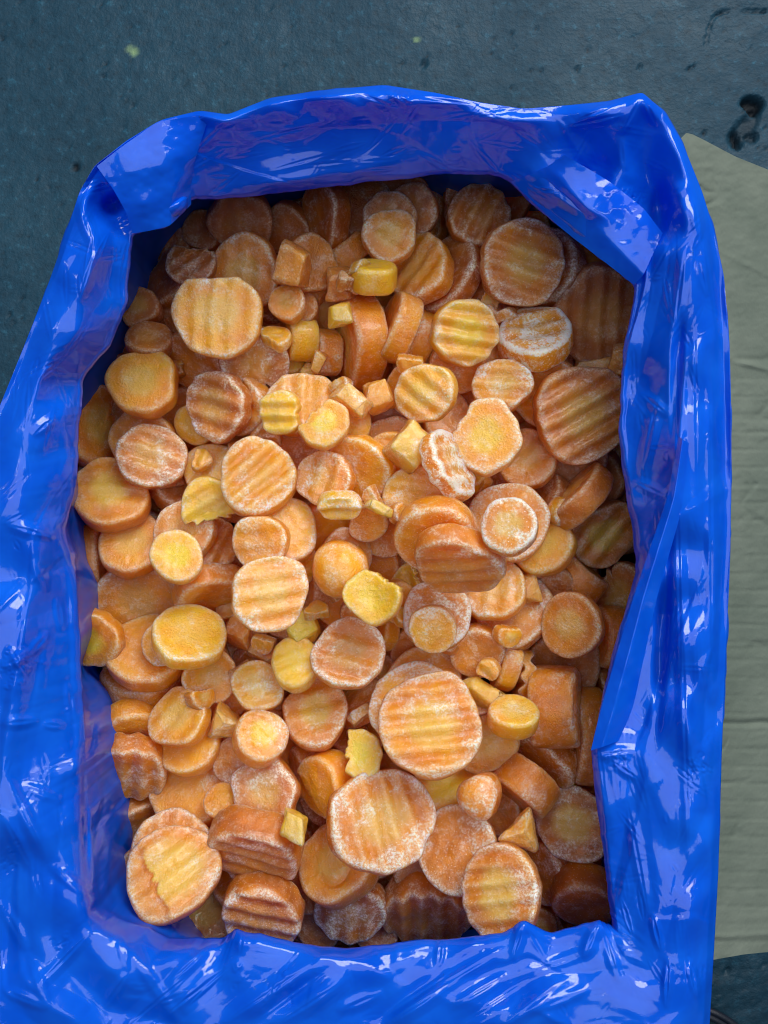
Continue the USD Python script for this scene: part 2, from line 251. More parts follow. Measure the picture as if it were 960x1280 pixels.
S = ring[:, None, :3] * (1 - t) + ring[:, None, 3:] * t                     # px, py, h(mm)
H = itp(S[..., 0], S[..., 1]); H = np.where(np.isfinite(H), H, S[..., 2])
tt = t[0, :, 0]; edge = np.clip(np.minimum(tt, 1 - tt) / 0.06, 0, 1)[None, :]
H = gaussian_filter(H, (9.0, 3.6), mode=('wrap', 'nearest'))
# crumpled facets of two sizes, stretched along the folds
rb = np.random.default_rng(12)
def facets(cell, amp, ang, stretch, seed):
    r = np.random.default_rng(seed); c, s = math.cos(ang), math.sin(ang)
    u, v = S[..., 0] * c + S[..., 1] * s, -S[..., 0] * s + S[..., 1] * c
    n = int((2600 / (cell * stretch)) * (2600 / cell))
    q = np.stack([r.uniform(-1300, 1900, n) , r.uniform(-1500, 1900, n)], 1)
    hgt = r.normal(0, amp, n)
    L = LinearNDInterpolator(np.stack([q[:, 0] / stretch, q[:, 1]], 1), hgt)
    return np.nan_to_num(L(u / stretch, v))
def pleats(cs, ct, amp, seed):
    """Facets drawn out along the rim: cell cs along it, ct across it (pixels)."""
    r = np.random.default_rng(seed); per = 3500.0; u = (np.arange(NS) / NS * per)[:, None] + 0 * tt; w = tt[None, :] * np.hypot(S[:, -1, 0] - S[:, 0, 0], S[:, -1, 1] - S[:, 0, 1])[:, None] + 0.15 * u
    n = int(per * 900 / cs / ct); q = np.stack([r.uniform(-100, per + 100, n) / cs, r.uniform(-60, 900, n) / ct], 1)
    return np.nan_to_num(LinearNDInterpolator(q, r.normal(0, amp, n))(u / cs, w / ct))
crush = 0.8 * pleats(210, 44, 2.3, 1) + facets(70, 1.5, -0.75, 1.9, 4) + facets(30, 0.25, 0.4, 1.8, 6) + pleats(70, 18, 0.16, 2) + facets(24, 0.05, 0.5, 2.0, 2)
H += gaussian_filter(crush, (0.6, 0.6), mode=('wrap', 'nearest')) * edge
X0, X1, Y0, Y1 = S[..., 0].min(1), S[..., 0].max(1), S[..., 1].min(1), S[..., 1].max(1)
def crease(x1, y1, x2, y2, amp, width):
    """A sharp fold: a low tent that fades towards both ends."""
    d = np.array([x2 - x1, y2 - y1], float); L = np.hypot(*d); d /= L
    near = np.flatnonzero((X0 < max(x1, x2) + width + 4) & (X1 > min(x1, x2) - width - 4) & (Y0 < max(y1, y2) + width + 4) & (Y1 > min(y1, y2) - width - 4))
    if not len(near): return
    px, py = S[near, :, 0], S[near, :, 1]
    u = ((px - x1) * d[0] + (py - y1) * d[1]) / L; w = np.abs(-(px - x1) * d[1] + (py - y1) * d[0])
    w = np.abs(w - 3.0 * np.sin(u * 3.1))
    H[near] += amp * np.clip(1 - w / width, 0, 1) ** 1.25 * np.clip(4 * u * (1 - u), 0, 1) * (u > 0) * (u < 1)
for c in [(97,246,119,312,1.3,9), (119,312,98,378,1.3,9), (118,208,160,262,1.5,10), (150,190,235,200,.7,8), (210,165,262,142,1.2,9), (232,200,290,145,1.2,10), (300,180,420,150,1.0,10), (440,112,500,138,1.3,8), (480,110,520,135,1.0,7), (500,118,600,132,1.2,9), (330,215,420,190,.8,8),
          (776,170,780,215,1.2,9), (780,212,736,268,1.6,10), (692,240,736,268,1.3,9), (803,118,776,170,1.5,10), (803,118,822,160,1.2,8), (700,160,790,140,1.4,8), (720,150,770,132,1.1,7), (830,250,862,228,1.1,8), (868,250,875,300,1.2,7), (840,300,812,352,1.0,8), (872,320,884,372,1.2,7), (880,300,897,420,1.2,8), (858,300,842,420,1.3,8),
          (845,400,848,640,1.2,10), (868,360,872,640,.9,8), (838,620,796,742,2.0,11), (796,742,752,892,1.6,11), (846,560,852,900,1.2,9), (888,420,890,900,.8,7), (826,480,800,600,1.3,10), (800,490,836,520,1.1,8), (790,600,836,622,1.2,8), (738,944,800,938,1.3,8), (765,952,800,975,1.1,7), (850,700,862,1100,1.0,9), (780,980,812,1150,.9,8),
          (815,1140,826,1190,1.4,6), (836,1195,832,1262,1.2,6), (862,1200,872,1250,1.1,6), (750,1150,728,1200,1.8,9), (655,1152,640,1200,1.3,8), (750,1152,775,1230,1.2,8), (640,1225,760,1180,1.2,8), (560,1262,640,1215,1.3,8), (660,1265,740,1235,1.4,8),
          (190,1282,302,1195,2.6,15), (270,1285,412,1190,2.6,15), (340,1285,440,1220,2.0,12), (480,1282,560,1232,2.4,13), (420,1265,480,1240,1.8,10), (230,1262,292,1205,-2.0,12), (310,1285,420,1205,-1.8,11), (455,1285,600,1190,-1.8,13), (560,1290,700,1200,-1.6,12), (620,1290,720,1215,1.8,12), (150,1290,240,1215,2.2,13), (520,1250,640,1180,1.8,13), (300,1195,304,1162,1.0,7), (552,1172,548,1210,1.0,6), (210,1230,260,1185,1.4,8), (130,1262,160,1215,1.3,7), (160,1215,148,1160,1.2,7), (150,1165,230,1290,1.5,9), (150,1060,196,1200,1.6,10),
          (2,955,60,1080,1.5,9), (60,1080,115,1122,1.5,8), (0,1012,44,1095,1.4,8), (22,980,82,1002,1.0,8), (112,880,113,1010,1.1,6), (113,1005,122,1150,1.2,6), (137,990,141,1140,.8,5), (118,1160,40,1240,1.4,9), (118,1160,150,1175,1.2,7), (0,1125,34,1190,1.5,8), (36,1190,62,1262,1.2,8), (0,1235,60,1262,1.2,7),
          (5,655,70,672,1.3,9), (38,655,68,674,1.2,6), (40,700,60,742,1.2,7), (72,745,78,790,1.0,6), (0,835,40,815,1.5,8), (10,805,36,850,1.2,7), (36,820,62,790,1.3,7), (85,850,92,905,1.2,6), (52,905,82,908,.9,6), (0,905,50,900,1.2,8), (70,520,40,545,1.2,8), (25,430,45,390,1.2,8)]: crease(*c)
for _ in range(400):
    k = rb.integers(NS); tq = rb.uniform(0.05, 0.95); q = ring[k, :2] * (1 - tq) + ring[k, 3:5] * tq
    along = ring[(k + 8) % NS, :2] - ring[k, :2]; a = math.atan2(along[1], along[0]) + rb.choice([0.0, 0.55, -0.6, 1.3], p=[.6, .16, .16, .08]) + rb.normal(0, 0.25); L = rb.uniform(12, 80)
    crease(q[0] - L / 2 * math.cos(a), q[1] - L / 2 * math.sin(a), q[0] + L / 2 * math.cos(a), q[1] + L / 2 * math.sin(a), rb.choice([-1, 1]) * rb.uniform(.08, .34), rb.uniform(1.8, 4.2))
for x, y, R, n in ((792, 255, 20, 30), (20, 832, 26, 26), (78, 1182, 10, 12), (770, 950, 16, 14), (868, 960, 14, 14), (500, 122, 24, 14), (350, 1232, 24, 16), (880, 960, 10, 10), (865, 1215, 18, 16), (10, 1075, 16, 14), (300, 1215, 16, 10)):   # clusters of small puckers
    for _ in range(n):
        a, q, L = rb.uniform(0, 6.28), rb.normal(0, R * .5, 2), rb.uniform(3, 11)
        crease(x + q[0], y + q[1], x + q[0] + L * math.cos(a), y + q[1] + L * math.sin(a), rb.choice([-1, 1]) * rb.uniform(.25, .6), rb.uniform(2.2, 4))
H = gaussian_filter(H, (0.55, 0.5), mode=('wrap', 'nearest'))
for x, y, rx, ry, rot, deep in ((142, 256, 15, 10, -.7, 8), (824, 262, 10, 34, .1, 5), (742, 226, 22, 26, .3, 5), (828, 790, 8, 95, .06, 6), (108, 1010, 6, 70, 0, 3), (846, 470, 7, 60, .05, 4)):   # hollows
    c, s = math.cos(rot), math.sin(rot); u, v = (S[..., 0] - x) * c + (S[..., 1] - y) * s, -(S[..., 0] - x) * s + (S[..., 1] - y) * c
    H -= deep * np.exp(-((u / rx) ** 2 + (v / ry) ** 2) ** 1.5)
H -= 3.2 * np.clip(1 - tt / 0.055, 0, 1)[None, :] ** 2               # the inner edge rolls under
H = np.minimum(H, 66)
film = at(S[..., 0], S[..., 1], H / 1000)
# hidden film: down the carton inside from E, over the rim outside from O
cen = np.array([-0.012, -0.022])
def outward(p): d = p[:, :2] - cen; d = np.stack([gaussian_filter(d[:, k] / np.linalg.norm(d, axis=1), 8, mode='wrap') for k in (0, 1)], 1); return d / np.linalg.norm(d, axis=1, keepdims=True)
def skirt(row, steps, wave):
    o, out, p = outward(row), [], row.copy()
    for dr, dz, n in steps:
        for _ in range(n):
            p = p.copy(); p[:, :2] += o * dr / n; p[:, 2] += dz / n
            q = p.copy(); q[:, :2] += o * (wave * (fbm(p * np.array([55, 55, 12]), 3, 8) - 0.5))[:, None]
            out.append(q)
    return np.stack(out, 1)
vis = np.zeros(NS)
for x0, y0, r0, v0 in ((108, 1010, 130, .95), (150, 1150, 75, .8), (90, 720, 90, .55)): vis = np.maximum(vis, v0 * np.clip(1.6 - np.hypot(ring[:, 0] - x0, ring[:, 1] - y0) / r0, 0, 1))
vis = gaussian_filter(np.minimum(vis, .95), 12, mode='wrap')                 # where the inner side of the film is in view
inner = []                                                        # inside: it falls back under its own fold, down to the carton wall
rE, rO = film[:, 0, :2] - cen, film[:, -1, :2] - cen
lenE = np.linalg.norm(rE, axis=1); lenO = np.linalg.norm(rO, axis=1)
cap = gaussian_filter(0.40 * lenE + 0.60 * lenO - 0.004, 10, mode='wrap'); cap2 = gaussian_filter(lenO - 0.002, 10, mode='wrap')
for i, dz in enumerate(np.concatenate([np.linspace(0.0015, 0.02, 8), np.linspace(0.026, 0.11, 12)])):
    q = at(ring[:, 0], ring[:, 1], film[:, 0, 2] - LEVEL - dz)
    v = q[:, :2] - cen; L = np.linalg.norm(v, axis=1); want = np.minimum(L + min(0.004, dz * .8), np.minimum(np.maximum(cap + (cap2 - cap) * min(1, dz / .03), lenE + 0.001), lenE + .05)) * (1 - vis) + vis * lenE + 0.006 * (fbm(q * np.array([55, 55, 12]), 3, 8) - 0.5) * min(1, dz / .012)
    q[:, :2] = cen + v / L[:, None] * want[:, None]; inner.append(q)
inner = np.stack(inner, 1)[:, ::-1]
outer = skirt(film[:, -1], ((0.002, -0.006, 4), (0.008, -0.05, 8), (0.0, -0.04, 4)), 0.005)
film = np.concatenate([inner, film, outer], 1)
NI = inner.shape[1]
prim = obj('plastic_liner', (film.reshape(-1, 3), grid_faces(NS, film.shape[1], True)), 'film', smooth=True)
LINER = prim
def loft(lines, n, m, bump, seed):
    """A folded-over piece of the film through traced edge lines (pixels, mm)."""
    L = []
    for a in lines:
        a = np.array(a, float); s = np.concatenate([[0], np.cumsum(np.hypot(*np.diff(a[:, :2], axis=0).T))]); u = np.linspace(0, s[-1], n)
        c = np.stack([np.interp(u, s, a[:, k]) for k in range(3)], 1); L.append(np.stack([gaussian_filter(c[:, k], n / 40, mode='nearest') for k in range(3)], 1))
    L = np.stack(L, 0); t = np.linspace(0, len(lines) - 1, m)
    G = np.stack([np.stack([np.interp(t, np.arange(len(lines)), L[:, i, k]) for k in range(3)], 1) for i in range(n)], 0)
    G = np.stack([gaussian_filter(G[..., k], (0.8, m / 30), mode='nearest') for k in range(3)], -1)
    G[..., 2] += bump * (fbm(np.stack([G[..., 0] / 26, G[..., 1] / 26, 0 * G[..., 0] + seed], -1), 3, seed) - .5)
    return at(G[..., 0], G[..., 1], G[..., 2] / 1000).reshape(-1, 3), grid_faces(n, m)
for lines in ([[(119, 208, 60), (141, 238, 57), (157, 266, 52), (165, 293, 46)], [(152, 182, 62), (165, 215, 60), (178, 255, 54), (186, 290, 46)], [(196, 151, 62), (205, 202, 59), (214, 245, 52), (212, 284, 46)], [(266, 140, 56), (246, 196, 50), (240, 228, 43), (240, 256, 38)]],
              [[(849, 540, 58), (834, 622, 56), (794, 738, 53), (752, 880, 49), (737, 943, 47)], [(854, 545, 61), (843, 622, 59), (806, 742, 57), (770, 880, 53), (752, 938, 50)], [(862, 550, 58), (852, 640, 56), (822, 745, 50), (792, 885, 45), (772, 930, 44)]],
              [[(636, 226, 30), (700, 286, 36), (760, 332, 40), (794, 358, 43)], [(662, 216, 40), (712, 256, 43), (764, 300, 46), (806, 345, 48)], [(684, 206, 46), (736, 262, 50), (782, 284, 46), (818, 318, 49)], [(705, 192, 52), (764, 226, 48), (806, 260, 46), (830, 292, 52)]]):
    obj('fold', loft(lines, 120, 60, 1.2, 5), 'film', prim, smooth=True)
tag(prim, 'glossy crumpled blue plastic bag lining the carton, folded over its rim', 'plastic bag')

# ------------------------------------------------------------------ the carton: bowed walls hidden by the bag, one flap folded out on the right
box = thing('cardboard_carton', 'grey-brown corrugated carton under the blue bag, one flap folded out at right', 'cardboard box')
i0, i1 = film[:, NI, :], film[:, -1, :]
mid = np.stack([gaussian_filter(0.35 * i0[:, k] + 0.65 * i1[:, k], 14, mode='wrap') for k in (0, 1)], 1)
ang = np.arctan2(mid[:, 1] - cen[1], mid[:, 0] - cen[0])
top = LEVEL + 0.016
corner = [k for k in (int(np.argmin(np.abs(ang - a))) for a in (math.radians(127), math.radians(52), math.radians(-58), math.radians(-124)))]
dv = film[:, -1, :2] - cen; dl = np.linalg.norm(dv, axis=1)
foot = cen + dv / dl[:, None] * (np.linalg.norm(film[:, NI + NT - 1, :2] - cen, axis=1) + 0.0015)[:, None]
foot = np.stack([gaussian_filter(foot[:, k], 10, mode='wrap') for k in (0, 1)], 1)
for a, b in zip(corner, corner[1:] + corner[:1]):
    idx = np.arange(a, b if b > a else b + NS, 6) % NS
    c, ft = mid[idx], foot[idx]; n = outward(np.c_[mid, mid[:, 0]])[idx]; zz = lambda z: np.full(len(idx), z)
    g = np.stack([np.c_[ft, zz(0.004)], np.c_[ft, zz(LEVEL - 0.02)], np.c_[c, zz(top)], np.c_[c + n * 0.004, zz(top)], np.c_[ft + n * 0.004, zz(LEVEL - 0.02)], np.c_[ft + n * 0.004, zz(0.004)], np.c_[ft, zz(0.004)]], 1)
    obj('wall', (g.reshape(-1, 3), grid_faces(len(idx), 7)), 'cardboard', box, smooth=30)
g = foot[::10]
obj('base', (np.vstack([np.c_[g, np.full(len(g), 0.003)], [[*cen, 0.003]]]), np.array([[k, (k + 1) % len(g), len(g)] for k in range(len(g))])), 'cardboard', box)
# flap: from the rim (hidden edge) outwards and down; its corners and edges as traced
def flap_h(px): return 0.020 - 0.00040 * (px - 850)                 # metres, a slope of about forty degrees
nu, nv = 150, 420
u = np.linspace(0, 1, nu)[:, None]; w = np.linspace(0, 1, nv)[None, :]
pxs = 846 + u * 190 + 0 * w
ytop = np.interp(pxs, [838, 852, 858, 866, 880, 920, 960, 1030], [185, 172, 166, 168, 175, 196, 212, 236])
ybot = np.interp(pxs, [838, 890, 930, 960, 1030], [1206, 1200, 1193, 1190, 1186])
pys = ytop + w * (ybot - ytop)
hh = flap_h(pxs)
fx = pys
ph = ((fx + 2.5 * np.sin(pxs / 40) + 3 * fbm(np.stack([fx / 90, pxs / 300, 0 * fx], -1), 2, 3)) / 22.0) % 1.0 - 0.5
hh = hh - 0.0006 * np.exp(-(ph / 0.075) ** 2) * np.clip((fx - 440) / 60, 0, 1) * (0.25 + 1.3 * fbm(np.stack([fx / 40, pxs / 120, 0 * fx], -1), 2, 9))     # flutes showing through the liner
for x0, y0, x1, y1, a in ((838, 432, 960, 462, .0016), (838, 452, 1000, 448, -.0012), (838, 905, 1030, 903, -.0026), (838, 1172, 1030, 1166, .0016), (905, 522, 1000, 527, -.0008), (838, 610, 1030, 612, .0007), (905, 812, 960, 808, -.0007), (870, 300, 960, 345, .0006)):
    yl = np.interp(pxs, [x0, x1], [y0, y1]) + 2.5 * (fbm(np.stack([pxs / 25, 0 * pxs, 0 * pxs + y0], -1), 2, 4) - .5)
    hh = hh + a * np.exp(-((fx - yl) / 3.6) ** 2) * np.clip((pxs - x0 + 5) / 20, 0, 1)
hh = hh + 0.004 * (fbm(np.stack([pxs / 160, pys / 160, 0 * pxs], -1), 3, 6) - 0.5) + 0.0010 * (fbm(np.stack([pxs / 14, pys / 6, 0 * pxs], -1), 4, 7) - 0.5) - 0.0012 * np.clip(0.06 - np.abs(fbm(np.stack([pxs / 60, pys / 45, 0 * pxs + 4], -1), 3, 17) - 0.5), 0, 1) / 0.06 * np.clip(fbm(np.stack([pxs / 80, pys / 80, 0 * pxs], -1), 2, 19) - .45, 0, 1) * 4
flt = at(pxs, pys, hh)
back = flt - np.array([0.0, 0, 0.004])
nvt = nu * nv
fc = grid_faces(nu, nv)
rim = np.concatenate([np.arange(nv), np.arange(1, nu) * nv + nv - 1, (nu - 1) * nv + np.arange(nv - 2, -1, -1), np.arange(nu - 2, 0, -1) * nv])
side = np.stack([rim, np.roll(rim, -1), np.roll(rim, -1) + nvt, rim + nvt], 1)
flap = obj('flap', (np.vstack([flt.reshape(-1, 3), back.reshape(-1, 3)]), np.vstack([fc[:, ::-1], fc + nvt, side])), 'cardboard', box, smooth=35)
tag(flap, 'flap folded outwards, with creases and flute lines')

# ------------------------------------------------------------------ black strap ends lying on the floor at the lower right corner
strap = thing('plastic_strap_coil', 'black ribbed plastic strapping lying on the floor by the bag, lower right corner', 'strapping')
for k in range(2):
    a = np.linspace(0, 1, 40); r0 = 6.5 * k
    sx, sy = 856 + 100 * a - 0.35 * r0, 1258 + r0 + 62 * a ** 2.1 + 0.3 * r0 * a
    pth = at(sx, sy, FZ + 0.004 + 0.0006 * k + 0.001 * np.sin(a * 3 + k))
    dxy = np.gradient(pth, axis=0); dxy /= np.linalg.norm(dxy, axis=1, keepdims=True); nn = np.stack([-dxy[:, 1], dxy[:, 0], 0 * dxy[:, 0]], 1)
    prof = [(-.0021, 0), (-.0016, .0016), (0, .0022), (.0016, .0016), (.0021, 0), (0, -.0006)]
    g = np.stack([pth + nn * p0 + np.array([0, 0, p1]) for p0, p1 in prof] , 1); g = np.concatenate([g, g[:, :1]], 1)
    obj('strap', (g.reshape(-1, 3), grid_faces(40, 7)), 'black_plastic', strap, smooth=60)
